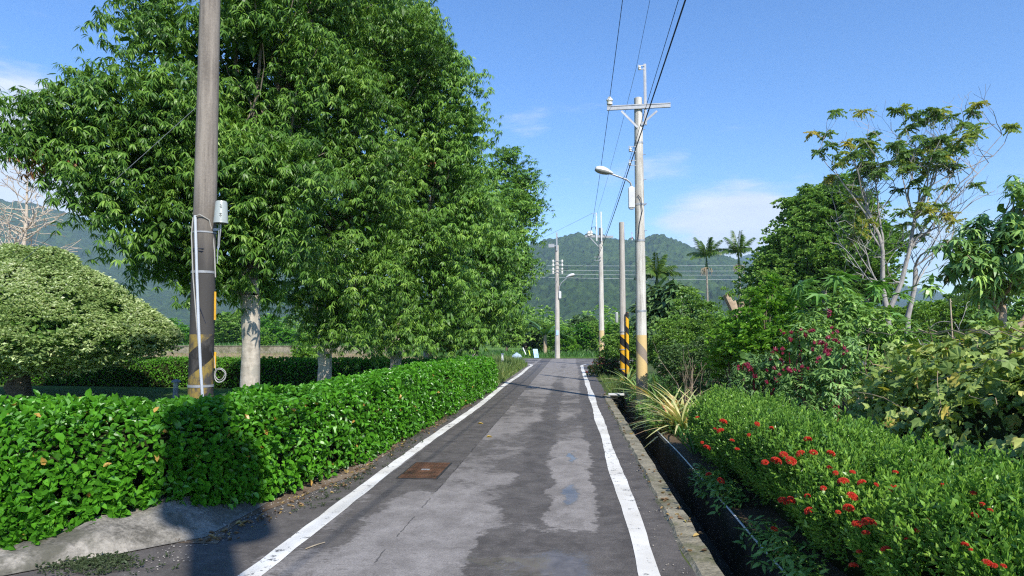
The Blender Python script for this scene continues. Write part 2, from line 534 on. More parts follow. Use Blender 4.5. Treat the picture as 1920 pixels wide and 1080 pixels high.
def road_mat():
    t = NT('asphalt')
    p = t.pos()
    sep = t.n('ShaderNodeSeparateXYZ'); t.put(sep.inputs[0], p)
    x, y, z = sep.outputs
    big = t.noise(t.scale(p, (1.0, .62, 1)), .95, 5, .62, .4)
    med = t.noise(t.scale(p, (1.0, .8, 1)), 3.4, 5, .7, .2)
    grain = t.noise(p, 95, 3, .7)
    agg = t.n('ShaderNodeTexVoronoi'); t.put(agg.inputs['Vector'], p); agg.inputs['Scale'].default_value = 80
    warp = t.m('MULTIPLY', t.m('SUBTRACT', t.noise(p, 2.6, 4, .7), .5), .42)
    xw = t.m('ADD', x, warp)
    yw = t.m('ADD', y, t.m('MULTIPLY', warp, 2.2))

    def band(v, a, b, soft):
        return t.m('MULTIPLY', t.ss(v, a - soft, a + soft), t.m('SUBTRACT', 1, t.ss(v, b - soft, b + soft)))
    # how wet: puddled strips of the carriageway, worn dry elsewhere
    w = t.m('ADD', t.m('MULTIPLY', big, .68), t.m('MULTIPLY', med, .44))
    far = t.ss(y, 17, 30)
    bias = t.m('MULTIPLY', band(x, -2.1, -1.4, .015), t.m('MULTIPLY', t.ss(yw, 6.6, 7.6), .30))
    right = t.m('MULTIPLY', t.ss(t.m('ADD', x, t.m('MULTIPLY', warp, .55)), .14, .34), .26)
    ctr = t.m('MULTIPLY', band(xw, -.62, -.28, .10), t.m('MULTIPLY', t.ss(yw, 5.5, 6.5), .17))
    near = t.m('MULTIPLY', band(xw, -.72, .9, .12), t.m('MULTIPLY', t.m('SUBTRACT', 1, t.ss(yw, 5.3, 5.9)), .30))
    dryA = t.m('MULTIPLY', band(xw, -1.75, -.75, .12), t.m('MULTIPLY', t.m('SUBTRACT', 1, t.ss(yw, 6.4, 7.4)), -.16))
    dryB = t.m('MULTIPLY', band(xw, -.20, .22, .08), t.m('MULTIPLY', band(yw, 5.8, 10.5, .5), -.24))
    sh = t.m('MULTIPLY', t.m('SUBTRACT', 1, t.ss(xw, -2.28, -2.2)), .22)
    for k in (bias, right, ctr, near, dryA, dryB, sh): w = t.m('ADD', w, k)
    w = t.m('SUBTRACT', w, t.m('MULTIPLY', far, .22))
    fine = t.m('MULTIPLY', t.m('SUBTRACT', t.noise(t.scale(p, (.7, 2.2, 1)), 16, 4, .75), .5), .30)
    wet = t.ss(t.m('ADD', w, fine), .50, .62)

    def pud(cx, cy, rx, ry):
        dx = t.m('DIVIDE', t.m('SUBTRACT', t.m('ADD', x, t.m('MULTIPLY', warp, .75)), cx), rx)
        dy = t.m('DIVIDE', t.m('SUBTRACT', t.m('ADD', y, t.m('MULTIPLY', warp, 2.0)), cy), ry)
        r = t.m('SQRT', t.m('ADD', t.m('MULTIPLY', dx, dx), t.m('MULTIPLY', dy, dy)))
        return t.m('SUBTRACT', 1, t.ss(r, .55, 1.05))
    pu = pud(-.03, 7.05, .115, .5)
    for q in ((-.14, 4.85, .34, .45), (-.50, 4.98, .34, .15), (-.02, 9.2, .07, .5)):
        pu = t.m('MAXIMUM', pu, pud(*q))
    pu2 = t.m('MULTIPLY', pu, 1.0)
    wet = t.m('MAXIMUM', wet, pu2)
    dryc = t.mix(t.ss(med, .3, .7), (.215, .196, .178), (.345, .318, .292))
    wetc = t.mix(t.ss(med, .3, .7), (.082, .073, .065), (.150, .135, .121))
    mott = t.noise(t.scale(p, (.8, 1.5, 1)), 8, 6, .75)
    wetc = t.mix(t.m('MULTIPLY', t.ss(mott, .50, .66), .55), wetc, (.19, .172, .155))
    dryc = t.mix(t.m('MULTIPLY', t.ss(mott, .56, .68), .6), dryc, (.13, .118, .106))
    wetc = t.mix(far, wetc, (.15, .138, .127))
    base = t.mix(wet, dryc, wetc)
    g = t.ss(grain, .25, .75)
    base = t.mix(t.m('MULTIPLY', t.m('SUBTRACT', 1, pu2), .45), base, t.mix(g, (.03, .03, .03), base))
    chip = t.m('MULTIPLY', t.m('LESS_THAN', agg.outputs['Distance'], .16), t.m('SUBTRACT', 1, pu2))
    base = t.mix(t.m('MULTIPLY', chip, .35), base, (.36, .35, .33))
    # seams and hairline cracks
    wob = t.m('MULTIPLY', t.m('SUBTRACT', t.noise(p, 5, 4, .7), .5), .06)
    seam = t.m('LESS_THAN', t.m('ABSOLUTE', t.m('SUBTRACT', t.m('ADD', x, wob), -1.40)), .006)
    seam = t.m('MULTIPLY', seam, t.m('GREATER_THAN', t.noise(p, 2.3, 4), .5))
    cr = t.n('ShaderNodeTexVoronoi', feature='DISTANCE_TO_EDGE'); t.put(cr.inputs['Vector'], t.scale(p, (1, .6, 1))); cr.inputs['Scale'].default_value = .55
    crack = t.m('MULTIPLY', t.m('LESS_THAN', t.m('ADD', cr.outputs['Distance'], t.m('MULTIPLY', wob, .6)), .006), t.m('GREATER_THAN', big, .5))
    base = t.mix(t.m('MULTIPLY', seam, .6), base, (.018, .018, .018))
    rough = t.m('SUBTRACT', t.m('SUBTRACT', .88, t.m('MULTIPLY', wet, .16)), t.m('MULTIPLY', pu2, .69))
    spec = t.m('SUBTRACT', t.m('ADD', .25, t.m('MULTIPLY', wet, -.08)), t.m('MULTIPLY', pu2, .13))
    h = t.m('MULTIPLY', t.m('ADD', t.m('MULTIPLY', grain, .6), agg.outputs['Distance']), t.m('SUBTRACT', 1, pu2))
    b = t.bsdf(base, rough, spec, 0, h, .55, .006)
    return t.done(b)


M['road'] = road_mat()


def paint_mat():
    t = NT('road_paint')
    p = t.pos()
    a = t.noise(p, 9, 6, .72)
    b = t.noise(p, 70, 3, .6)
    f = t.m('ADD', t.m('MULTIPLY', a, .7), t.m('MULTIPLY', b, .3))
    wear = t.ss(t.m('ADD', f, t.m('MULTIPLY', t.m('SUBTRACT', t.noise(p, .8, 3), .5), .22)), .56, .61)
    c = t.mix(t.ss(t.noise(p, 1.5, 4), .35, .7), (.58, .56, .50), (.76, .75, .70))
    c = t.mix(wear, c, (.13, .13, .13))
    return t.done(t.bsdf(c, .7, .3, 0, b, .4, .004))


M['paint'] = paint_mat()


def rust_mat():
    t = NT('rusty_plate')
    p = t.pos()
    a = t.noise(p, 6, 5, .65)
    c = t.ramp(a, [(.3, (.04, .026, .016)), (.5, (.11, .055, .03)), (.7, (.19, .095, .05))])
    return t.done(t.bsdf(c, .6, .4, .2, t.noise(p, 60, 3), .4, .004))


M['rust'] = rust_mat()


def forest_mat(name, k=1.0):
    t = NT(name)
    p = t.pos()
    a = t.noise(p, .010, 5, .6)
    b = t.noise(p, .09, 5, .7)
    v = t.n('ShaderNodeTexVoronoi'); t.put(v.inputs['Vector'], p); v.inputs['Scale'].default_value = .11
    f = t.m('ADD', t.m('MULTIPLY', a, .45), t.m('MULTIPLY', b, .55))
    c = t.ramp(f, [(.34, (.014 * k, .032 * k, .012 * k)), (.5, (.034 * k, .068 * k, .02 * k)), (.64, (.075 * k, .125 * k, .034 * k)), (.75, (.12 * k, .15 * k, .05 * k))])
    h = t.m('SUBTRACT', t.m('MULTIPLY', b, 1.2), v.outputs['Distance'])
    return t.done(t.bsdf(c, .95, .1, 0, h, 1.0, 5.0))


M['forest'] = forest_mat('forest')

# ================================================================== WORLD, SUN, CAMERA
SUN_EL, SUN_DIR = math.radians(42), Vector((.50, -.866, 0))
w = bpy.data.worlds.new('World'); SC.world = w; w.use_nodes = True
wt = w.node_tree; wt.nodes.clear()


def build_world():
    t = NT.__new__(NT); t.t = wt
    out = t.n('ShaderNodeOutputWorld')
    sky = t.n('ShaderNodeTexSky', sky_type='NISHITA')
    sky.sun_disc = False
    sky.sun_elevation = SUN_EL
    sky.sun_rotation = math.atan2(SUN_DIR.x, SUN_DIR.y)
    sky.altitude = 200; sky.air_density = 1.0; sky.dust_density = .1; sky.ozone_density = 3.0
    d = t.n('ShaderNodeTexCoord').outputs['Generated']
    sep = t.n('ShaderNodeSeparateXYZ'); t.put(sep.inputs[0], d)
    x, y, z = sep.outputs
    # flattened cloud layer: stretch so clouds thin out into streaks near the horizon
    v = t.scale(d, (3.0, 3.0, 13.0))
    n1 = t.noise(v, 1.6, 7, .58, .3)
    n2 = t.noise(v, 4.0, 6, .6, .2)
    n = t.m('ADD', t.m('MULTIPLY', n1, .7), t.m('MULTIPLY', n2, .3))
    def bank(px, py, tight, amount):
        c = Vector(ray(px, py)).normalized()
        dp = t.n('ShaderNodeVectorMath', operation='DOT_PRODUCT'); t.put(dp.inputs[0], d); dp.inputs[1].default_value = c
        return t.m('MULTIPLY', t.ss(dp.outputs['Value'], math.cos(tight), 1.0), amount)
    low = t.m('MULTIPLY', t.m('SUBTRACT', 1, t.ss(z, .06, .16)), .02)
    cov = low
    for q in ((1340, 440, .11, .33), (1470, 455, .13, .34), (1750, 560, .22, .22), (1040, 160, .11, .05), (1250, 300, .05, .12), (-20, 300, .16, .46), (1180, 345, .05, .09), (970, 235, .06, .07)):
        cov = t.m('ADD', cov, bank(*q))
    m = t.m('MULTIPLY', t.ss(t.m('ADD', n, cov), .60, .92), .85)
    tint = t.mix(n2, (5.6, 6.0, 6.8), (8.2, 8.4, 8.6))
    hs = t.n('ShaderNodeHueSaturation'); hs.inputs['Saturation'].default_value = 1.24; hs.inputs['Value'].default_value = 1.62; hs.inputs['Hue'].default_value = .508
    t.put(hs.inputs['Color'], sky.outputs[0])
    c = t.mix(m, hs.outputs[0], tint)
    bg = t.n('ShaderNodeBackground'); t.put(bg.inputs[0], c); bg.inputs[1].default_value = .10
    wt.links.new(bg.outputs[0], out.inputs[0])


build_world()
sl = bpy.data.lights.new('sun', 'SUN'); sl.energy = 5.0; sl.angle = math.radians(.55); sl.color = (1, .945, .86)
so = bpy.data.objects.new('sun', sl); COL.objects.link(so)
sd = Vector((SUN_DIR.x * math.cos(SUN_EL), SUN_DIR.y * math.cos(SUN_EL), math.sin(SUN_EL)))
so.rotation_euler = sd.to_track_quat('Z', 'Y').to_euler(); so.location = (30, -60, 60)
cd = bpy.data.cameras.new('camera'); cd.sensor_width = 36; cd.lens = 24; cd.clip_end = 20000; cd.clip_start = .05
co = bpy.data.objects.new('camera', cd); COL.objects.link(co)
co.location = (0, 0, 1.6); co.rotation_euler = (math.pi / 2 + PITCH, 0, YAW)
SC.camera = co
SC.view_settings.view_transform = 'Standard'; SC.view_settings.look = 'None'; SC.view_settings.gamma = 1
SC.view_settings.exposure = 0.52
SC.cycles.max_bounces = 6; SC.cycles.diffuse_bounces = 3; SC.cycles.glossy_bounces = 2; SC.cycles.transmission_bounces = 4
SC.cycles.volume_bounces = 0; SC.cycles.caustics_reflective = False; SC.cycles.caustics_refractive = False
SC.cycles.sample_clamp_indirect = 6
SC.cycles.use_denoising = False
SC.cycles.filter_width = 1.2

# ================================================================== GROUND, ROAD
DX0, DX1, DEND = 1.0, 1.45, 18.75


def build_ground():
    xs = [-3900, -1500, -500, -150, -60, -20, -8, -3, DX0 - .012, DX0, DX1, DX1 + .012, 5, 12, 30, 80, 200, 600, 1600, 3900]
    ys = [-900, -200, -40, -20, -19.98, 2, 10, DEND, DEND + .02, 30, 60, 120, 300, 800, 2000, 4100]
    V, Fc = [], []
    for yy in ys:
        for xx in xs:
            V.append((xx, yy, -.5 if (DX0 <= xx <= DX1 and -19.98 <= yy <= DEND) else 0))
    n = len(xs)
    for j in range(len(ys) - 1):
        for i in range(n - 1):
            Fc.append((j * n + i, j * n + i + 1, (j + 1) * n + i + 1, (j + 1) * n + i))
    tag(MB().add(V, Fc).build('ground', M['ground']), kind='structure')


build_ground()


def sheet(name, poly, z, mat, kind='structure'):
    return tag(MB().add([(p[0], p[1], z) for p in poly], [tuple(range(len(poly)))]).build(name, mat), kind=kind)


def strip(name, ys, xl, xr, z, mat, jit=0, seed=1):
    rng = random.Random(seed)
    V, Fc = [], []
    for i, yy in enumerate(ys):
        a = xl(yy) + rng.uniform(-jit, jit); b = xr(yy) + rng.uniform(-jit, jit)
        V += [(a, yy, z), (b, yy, z)]
        if i: Fc.append((2 * i - 2, 2 * i - 1, 2 * i + 1, 2 * i))
    return tag(MB().add(V, Fc).build(name, mat), kind='structure')


YS = [-20, -10, -5, -2, 0] + [2 + .35 * i for i in range(110)]
strip('road', [y for y in YS if y < 39.4], lambda y: -2.62 - .45 * max(0, min(1, (7.5 - y) / 2.5)) - 3.2 * max(0, min(1, (5.0 - y) / 1.2)), lambda y: .82 if y < 18.9 else .95, .004, M['road'], .03, 2)
sheet('cross_road', [(-16, 39.4), (-2.6, 38.6), (1.0, 38.6), (3.0, 39.6), (18, 40.2), (18, 49.2), (1.5, 48.8), (-2.5, 48.6), (-16, 47.5)], .0025, M['road'])


def lx(y): return -2.17 + .03 * math.sin(y * .5) if y < 36 else -2.17


LY = [-6 + .3 * i for i in range(146)]
rl = random.Random(4)
strip('road_line', [y for y in LY if y < 37.3], lambda y: lx(y) - .075, lambda y: lx(y) + .075, .008, M['paint'], .008, 5)
strip('road_line', [y for y in LY if y < 36.8], lambda y: .515 + .012 * math.sin(y * 1.3) - .075, lambda y: .515 + .012 * math.sin(y * 1.1) + .075, .008, M['paint'], .006, 6)


def curve_line(pts, hw):
    mb = MB()
    V, Fc = [], []
    for i, p in enumerate(pts):
        a, b = Vector(pts[max(i - 1, 0)]), Vector(pts[min(i + 1, len(pts) - 1)])
        d = (b - a).normalized(); s = Vector((-d.y, d.x)) * hw
        V += [(p[0] + s.x, p[1] + s.y, .0085), (p[0] - s.x, p[1] - s.y, .0085)]
        if i: Fc.append((2 * i - 2, 2 * i - 1, 2 * i + 1, 2 * i))
    return tag(mb.add(V, Fc).build('road_line', M['paint']), kind='structure')


curve_line([(-2.17, 37.3), (-2.25, 38.2), (-2.6, 39.3), (-3.3, 40.2), (-4.6, 40.8), (-8, 41.2)], .075)
curve_line([(.515, 36.8), (.58, 37.9), (.85, 38.9), (1.4, 39.8), (2.4, 40.4), (6, 40.9)], .075)

strip('verge', [y for y in YS if 4.95 < y < 20.5], lambda y: -3.4, lambda y: -2.52 + .05 * math.sin(y * 1.7) + .04 * math.sin(y * 4.1) + (.12 if y > 12 else 0) - .30 * max(0, min(1, (7.6 - y) / 2)), .009, M['dirt'], .04, 8)
sheet('lawn', [(-60, 4.5), (-3.6, 5.5), (-3.3, 19.2), (-9, 20.4), (-60, 21.5)], .005, M['lawn'])
sheet('field', [(-120, 22.2), (-15, 21.8), (-3.6, 20), (-4.5, 36), (-14, 60.5), (-120, 60.5)], .004, M['straw'])
sheet('meadow', [(-160, 61.2), (-14, 61.2), (-4, 49.6), (22, 50.2), (60, 52), (120, 300), (-160, 300)], .006, M['meadow'])
sheet('garden_soil', [(1.47, -18), (1.47, 18.6), (1.2, 19), (1.2, 26), (40, 26), (40, -18)], .003, M['soil'])


def build_kerb():
    rng = random.Random(11)
    V, Fc = [], []
    ys = [-19.9 + .3 * i for i in range(129)]
    for i, yy in enumerate(ys):
        a = .80 + rng.uniform(-.02, .03); h = .028 + rng.uniform(-.006, .006)
        V += [(a, yy, .001), (a + .03, yy, h), (DX0 + rng.uniform(-.012, .006), yy, h - .004), (DX0 + .004, yy, -.48)]
        if i:
            o = 4 * i
            for k in range(3): Fc.append((o - 4 + k, o - 3 + k, o + k + 1, o + k))
    mb = MB().add(V, Fc)
    return tag(mb.build('kerb', M['kerb_concrete']), kind='structure')


build_kerb()


def build_ditch():
    mb = MB()
    L = DEND + 19.9
    yc = (DEND - 19.9) / 2
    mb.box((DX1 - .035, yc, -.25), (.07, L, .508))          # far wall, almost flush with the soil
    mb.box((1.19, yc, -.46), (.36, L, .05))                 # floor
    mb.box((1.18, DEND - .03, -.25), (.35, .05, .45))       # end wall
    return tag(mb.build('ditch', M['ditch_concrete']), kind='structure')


build_ditch()
o = MB().tube([(DX1 - .02 + .012 * math.sin(y * .9), y, .014 + .004 * math.sin(y * 2.1)) for y in [2 + .5 * i for i in range(27)]], .009, 6).build('water_pipe', M['pvc'], None, True)
tag(o, 'thin white plastic pipe lying along the far lip of the roadside ditch', 'pipe')
o = MB().box((1.19, DEND + .02, .03), (.42, .09, .05)).box((1.19, DEND + .02, .055), (.40, .07, .006)).build('drain_bar', M['white_metal'])
tag(o, 'short white bar across the end of the roadside ditch', 'bar')


# manhole plate
def build_plate():
    root = empty('drain_cover', (-1.74, 8.13, .006), 'rusty chequered steel cover set in the road beside the left white line', 'drain cover')
    MB().box((-1.74, 8.13, .008), (.47, .98, .006)).build('rim', M['black_paint'], root)
    mb = MB().box((-1.74, 8.13, .0125), (.43, .93, .006))
    for i in range(10):
        for j in range(22):
            x = -1.74 - .187 + .0415 * i; y = 8.13 - .43 + .041 * j
            a = .8 if (i + j) % 2 else -.8
            mb.box((x, y, .0165), (.026, .007, .004), Matrix.Rotation(a, 3, 'Z'))
    mb.build('plate', M['rust'], root)
    MB().box((-1.74, 8.13, .0175), (.10, .05, .006)).build('handle', M['galv'], root)


build_plate()


def rough_bank():
    """low lump of rough cast concrete under the corner of the hedge"""
    xs = np.linspace(-9, -2.9, 260); ts = np.linspace(0, 1, 44) ** 1.3
    V = []
    for x in xs:
        yf = np.interp(x, [-11, -6, -4.6, -3.9, -3.3, -2.9], [3.4, 3.6, 3.85, 4.2, 4.86, 5.3])
        hh = np.interp(x, [-9, -4.1, -3.7, -3.35, -3.12, -2.98], [.09, .10, .18, .23, .13, .01])
        for tt in ts:
            y = yf + tt * 1.7
            z = hh * (1 - (1 - min(1, tt * 2.6)) ** 2.2)
            V.append((x, y, z))
    V = np.array(V)
    n = fbm(V * 2.3, 4, 5) - .5
    n2 = fbm(V * 9, 3, 9) - .5
    k = np.clip(V[:, 2] / .2, 0, 1)
    n3 = fbm(V * 24, 2, 13) - .5
    V[:, 2] += k * (n * .22 + n2 * .07 + n3 * .02); V[:, 1] += k * n * .2 + k * n2 * .10 + n3 * .012
    V[:, 2] = np.maximum(V[:, 2], .013)
    m = len(ts)
    idx = np.arange(len(V)).reshape(len(xs), m)
    Fc = np.stack([idx[:-1, :-1], idx[1:, :-1], idx[1:, 1:], idx[:-1, 1:]], -1).reshape(-1, 4)
    tag(np_mesh('concrete_bank', V, Fc, M['rough_concrete'], None, True), 'low rough grey concrete bank under the near corner of the clipped hedge', 'concrete bank')


rough_bank()


def pebbles():
    rng = np.random.default_rng(3)
    mb = MB()
    for i in range(620):
        y = rng.uniform(3.9, 9.5)
        x = -2.60 + rng.normal(0, .10) - .32 * max(0, min(1, (7.2 - y) / 2))
        if rng.random() < .12: x = rng.uniform(.60, .95)
        s = rng.uniform(.003, .010) * (1.8 if rng.random() < .04 else 1)
        mb.lathe([(0, -s * .4), (s * .9, -s * .1), (s * .7, s * .5), (0, s * .7)], (x, y, .011), 5,
                 Matrix.Rotation(rng.uniform(0, 6), 3, 'Z') @ Matrix.Diagonal((1, rng.uniform(.6, 1), 1)))
    tag(mb.build('gravel', M['pebble'], None, True), kind='stuff')


pebbles()


# ================================================================== MOUNTAINS
def mountain(name, ridge, Rb, Rr, Rk, mat, cols, rows, bump, seed, gully=.12, p_exp=1.0):
    px = np.linspace(ridge[0][0], ridge[-1][0], cols)
    py = np.interp(px, [a for a, b in ridge], [b for a, b in ridge])
    D, TA = [], []
    for a, b in zip(px, py):
        r = ray(a, b); h = math.hypot(r[0], r[1])
        D.append((r[0] / h, r[1] / h)); TA.append(r[2] / h)
    D = np.array(D); TA = np.array(TA)
    rb = rows // 6
    t = np.concatenate([np.linspace(0, 1, rows), np.linspace(1, 2, rb)[1:]])
    rr = Rr * (1 + .06 * (fbm(np.stack([px * .01, px * 0, px * 0], 1), 3, seed) - .5))
    H = 1.6 + TA * rr
    R = np.where(t[None] <= 1, Rb + (rr[:, None] - Rb) * t[None], rr[:, None] + (Rk - rr[:, None]) * (t[None] - 1))
    prof = np.where(t <= 1, np.clip(t, 0, 1) ** p_exp, np.clip(2 - t, 0, 1) ** 1.2)
    X = D[:, 0:1] * R; Y = D[:, 1:2] * R
    P = np.stack([X.ravel(), Y.ravel(), np.zeros(X.size)], 1)
    g = (fbm(P * .0045, 5, seed + 3) - .5).reshape(X.shape)
    edge = np.clip(np.sin(np.clip(t, 0, 1) * math.pi), 0, 1)[None]
    Z = H[:, None] * prof[None] + g * H[:, None] * gully * 2 * edge
    c = (vnoise(P * .085, seed + 7) * .6 + vnoise(P * .2, seed + 8) * .4).reshape(X.shape)
    Z = Z + (c - .5) * bump * np.clip(t * 6, 0, 1)[None]
    Z = np.minimum(Z, 440)
    V = np.stack([X, Y, np.maximum(Z, -.4)], -1).reshape(-1, 3)
    idx = np.arange(len(V)).reshape(X.shape)
    Fc = np.stack([idx[:-1, :-1], idx[1:, :-1], idx[1:, 1:], idx[:-1, 1:]], -1).reshape(-1, 4)
    return tag(np_mesh(name, V, Fc, mat, None, True), kind='structure')


mountain('hill', [(780, 560), (860, 520), (930, 482), (1000, 458), (1040, 447), (1080, 439), (1120, 442), (1165, 448), (1205, 447), (1240, 440), (1270, 452), (1300, 466), (1350, 478), (1400, 496),
                  (1450, 515), (1520, 540), (1620, 570), (1720, 600)], 620, 1500, 2100, M['forest'], 950, 300, 17, 21, .22)
mountain('mountain', [(-420, 350), (-200, 362), (0, 374), (60, 382), (130, 400), (200, 428), (300, 458), (420, 480), (600, 500), (800, 530), (960, 570)], 1000, 1900, 2600, M['forest'], 420, 120, 14, 31, .2)
mountain('mountain', [(1330, 520), (1390, 482), (1420, 472), (1450, 476), (1500, 490), (1580, 512), (1660, 530), (1720, 540), (1780, 552), (1840, 570), (1920, 580), (2100, 575), (2350, 590)],
         1700, 3100, 3700, M['forest'], 420, 110, 16, 41, .2)

# haze: one closed box of even, thin air round everything
t = NT('haze_air')
pv = t.n('ShaderNodeVolumePrincipled'); pv.inputs['Color'].default_value = (.56, .78, 1, 1); pv.inputs['Density'].default_value = 2.05e-4
t.t.links.new(pv.outputs[0], t.out.inputs['Volume'])
hz = MB().box((0, 1600, 226.75), (7980, 5200, 456.5)).build('haze', t.mat)
tag(hz, kind='stuff')


# ================================================================== VEGETATION BUILDERS
def section(hw, h, z0, n=60, e=.42):
    th = np.linspace(0, math.pi, n)
    c, s = np.cos(th), np.sin(th)
    return np.stack([hw * np.sign(c) * np.abs(c) ** e, z0 + (h - z0) * np.abs(s) ** e], 1)


def path_dense(pts, step=.1):
    pts = np.array(pts, float)
    for _ in range(3):  # Chaikin
        a = pts[:-1] * .75 + pts[1:] * .25; b = pts[:-1] * .25 + pts[1:] * .75
        pts = np.concatenate([pts[:1], np.stack([a, b], 1).reshape(-1, pts.shape[1]), pts[-1:]])
    s = np.concatenate([[0], np.cumsum(np.linalg.norm(np.diff(pts[:, :2], axis=0), axis=1))])
    u = np.arange(0, s[-1], step)
    return np.stack([np.interp(u, s, pts[:, k]) for k in range(pts.shape[1])], 1), s[-1]


def hedge_surface(rng, pts, N, e=.42, bumps=.12, seed=1, inset=0, cap=True, wfun=None):
    """pts: (x, y, halfwidth, height, zbase); returns points and normals on the lumpy skin"""
    P, L = path_dense(pts)
    T = nrm(np.gradient(P[:, :2], axis=0)); S = np.stack([T[:, 1], -T[:, 0]], 1)   # S: right-hand side of the path
    i = rng.integers(0, len(P), N)
    if wfun is not None:
        wgt = wfun(P); i = rng.choice(len(P), N, p=wgt / wgt.sum())
    u = rng.uniform(-.05, .05, N)
    sec = section(1, 1, 0, 80, e)
    sl = np.concatenate([[0], np.cumsum(np.linalg.norm(np.diff(sec, axis=0), axis=1))])
    q = rng.uniform(0, sl[-1], N)
    sx = np.interp(q, sl, sec[:, 0]); sz = np.interp(q, sl, sec[:, 1])
    hw, h, z0 = P[i, 2] - inset, P[i, 3] - inset, P[i, 4] + inset
    off = hw * sx
    z = z0 + (h - z0) * sz
    nx = np.sign(sx) * np.abs(sx) ** (2 / e - 1 if e < 1 else 1); nz = np.abs(sz) ** (2 / e - 1 if e < 1 else 1)
    a = np.stack([nx / np.maximum(hw, .1), nz / np.maximum(h - z0, .1)], 1); a = nrm(a)
    pos = np.stack([P[i, 0] + S[i, 0] * off + T[i, 0] * u, P[i, 1] + S[i, 1] * off + T[i, 1] * u, z], 1)
    nor = np.stack([S[i, 0] * a[:, 0], S[i, 1] * a[:, 0], a[:, 1]], 1)
    if cap:  # closed ends
        m = int(N * .03)
        for end in (0, len(P) - 1):
            sel = rng.integers(0, N, m)
            rr = np.sqrt(rng.random(m))
            tdir = T[end] * (1 if end else -1)
            pos[sel, 0] = P[end, 0] + S[end, 0] * P[end, 2] * sx[sel] * rr; pos[sel, 1] = P[end, 1] + S[end, 1] * P[end, 2] * sx[sel] * rr
            pos[sel, 2] = P[end, 4] + (P[end, 3] - P[end, 4]) * sz[sel] * rr
            nor[sel] = np.array([tdir[0], tdir[1], .15])
    b = fbm(pos * 2.1, 3, seed) - .5
    pos = pos + nor * (b * bumps * 2)[:, None]
    return pos, nor, b


def hedge_core(name, pts, inset, mat, parent, e=.42, bumps=.1, seed=1):
    P, L = path_dense(pts, .15)
    T = nrm(np.gradient(P[:, :2], axis=0)); S = np.stack([T[:, 1], -T[:, 0]], 1)
    sec = section(1, 1, 0, 22, e)
    V = []
    for i in range(len(P)):
        hw, h, z0 = P[i, 2] - inset, P[i, 3] - inset, P[i, 4]
        for sx, sz in sec:
            V.append((P[i, 0] + S[i, 0] * hw * sx, P[i, 1] + S[i, 1] * hw * sx, z0 + (h - z0) * sz))
    V = np.array(V)
    b = fbm(V * 2.1, 3, seed) - .5
    cen = np.repeat(P[:, :2], len(sec), 0)
    o = V.copy(); o[:, :2] -= cen; o[:, 2] -= .3; o = nrm(o)
    V = V + o * (b * bumps * 2)[:, None]
    m = len(sec)
    idx = np.arange(len(V)).reshape(len(P), m)
    Fc = np.stack([idx[:-1, :-1], idx[1:, :-1], idx[1:, 1:], idx[:-1, 1:]], -1).reshape(-1, 4)
    ends = [np.stack([idx[e_, k:k + 1].repeat(1), idx[e_, k + 1:k + 2], idx[e_, m - 2 - k:m - 1 - k], idx[e_, m - 1 - k:m - k]], -1) for e_ in (0, -1) for k in range(m // 2 - 1)]
    Fc = np.concatenate([Fc] + ends)
    return np_mesh(name, V, Fc, mat, parent, True)


def keep_out(P, nor, lobes, j, f=.72):
    ok = np.ones(len(P), bool)
    for k, (c, r) in enumerate(lobes):
        if k == j: continue
        d = np.linalg.norm((P - c) / (r * np.array([1, 1, .88])), axis=1)
        ok &= d > f
    return ok


def crown_points(rng, lobes, dens, clump=1.6, thr=.36, back=.35, seed=1, shell=.30, cam=np.array([0, 0, 1.6])):
    C, O = [], []
    for j, (c, r) in enumerate(lobes):
        c = np.asarray(c, float)
        n = int(4 * math.pi * r * r * dens)
        if n < 1: continue
        d = nrm(rng.normal(0, 1, (n, 3)))
        u = fbm(d * 1.9 + c[None] * 1.3, 3, seed) - .5
        rad = r * (1 + u * .55 - np.abs(rng.normal(0, shell, n)) * .8)
        p = c + d * rad[:, None] * np.array([1, 1, .9])
        view = nrm(cam - c)
        sunw = np.array(sd)
        facing = np.maximum(d @ view, (d @ sunw))
        keep = (facing > -.15) | (rng.random(n) < back)
        keep &= keep_out(p, d, lobes, j)
        cn = fbm(p * clump, 2, seed + 5)
        keep &= cn + rng.normal(0, .05, n) > thr
        keep &= p[:, 2] > .12
        C.append(p[keep]); O.append(d[keep])
    return np.concatenate(C), np.concatenate(O)


def sprays(rng, C, O, q, sz):
    """turn every twig centre into q leaf rosettes hanging along a short arching twig"""
    N = len(C)
    h = O * np.array([1, 1, .25]) + rng.normal(0, .45, (N, 3)) * np.array([1, 1, .2])
    h = nrm(h)
    t = np.linspace(-.5, .9, q)[None, :, None] + rng.normal(0, .12, (N, q, 1))
    P = C[:, None] + h[:, None] * t * sz + rng.normal(0, .34, (N, q, 3)) * sz * np.array([1, 1, .45]) - UP * (np.clip(t, 0, 2) ** 2) * sz * .55
    return P.reshape(-1, 3), np.repeat(nrm(h + UP * .15), q, 0)


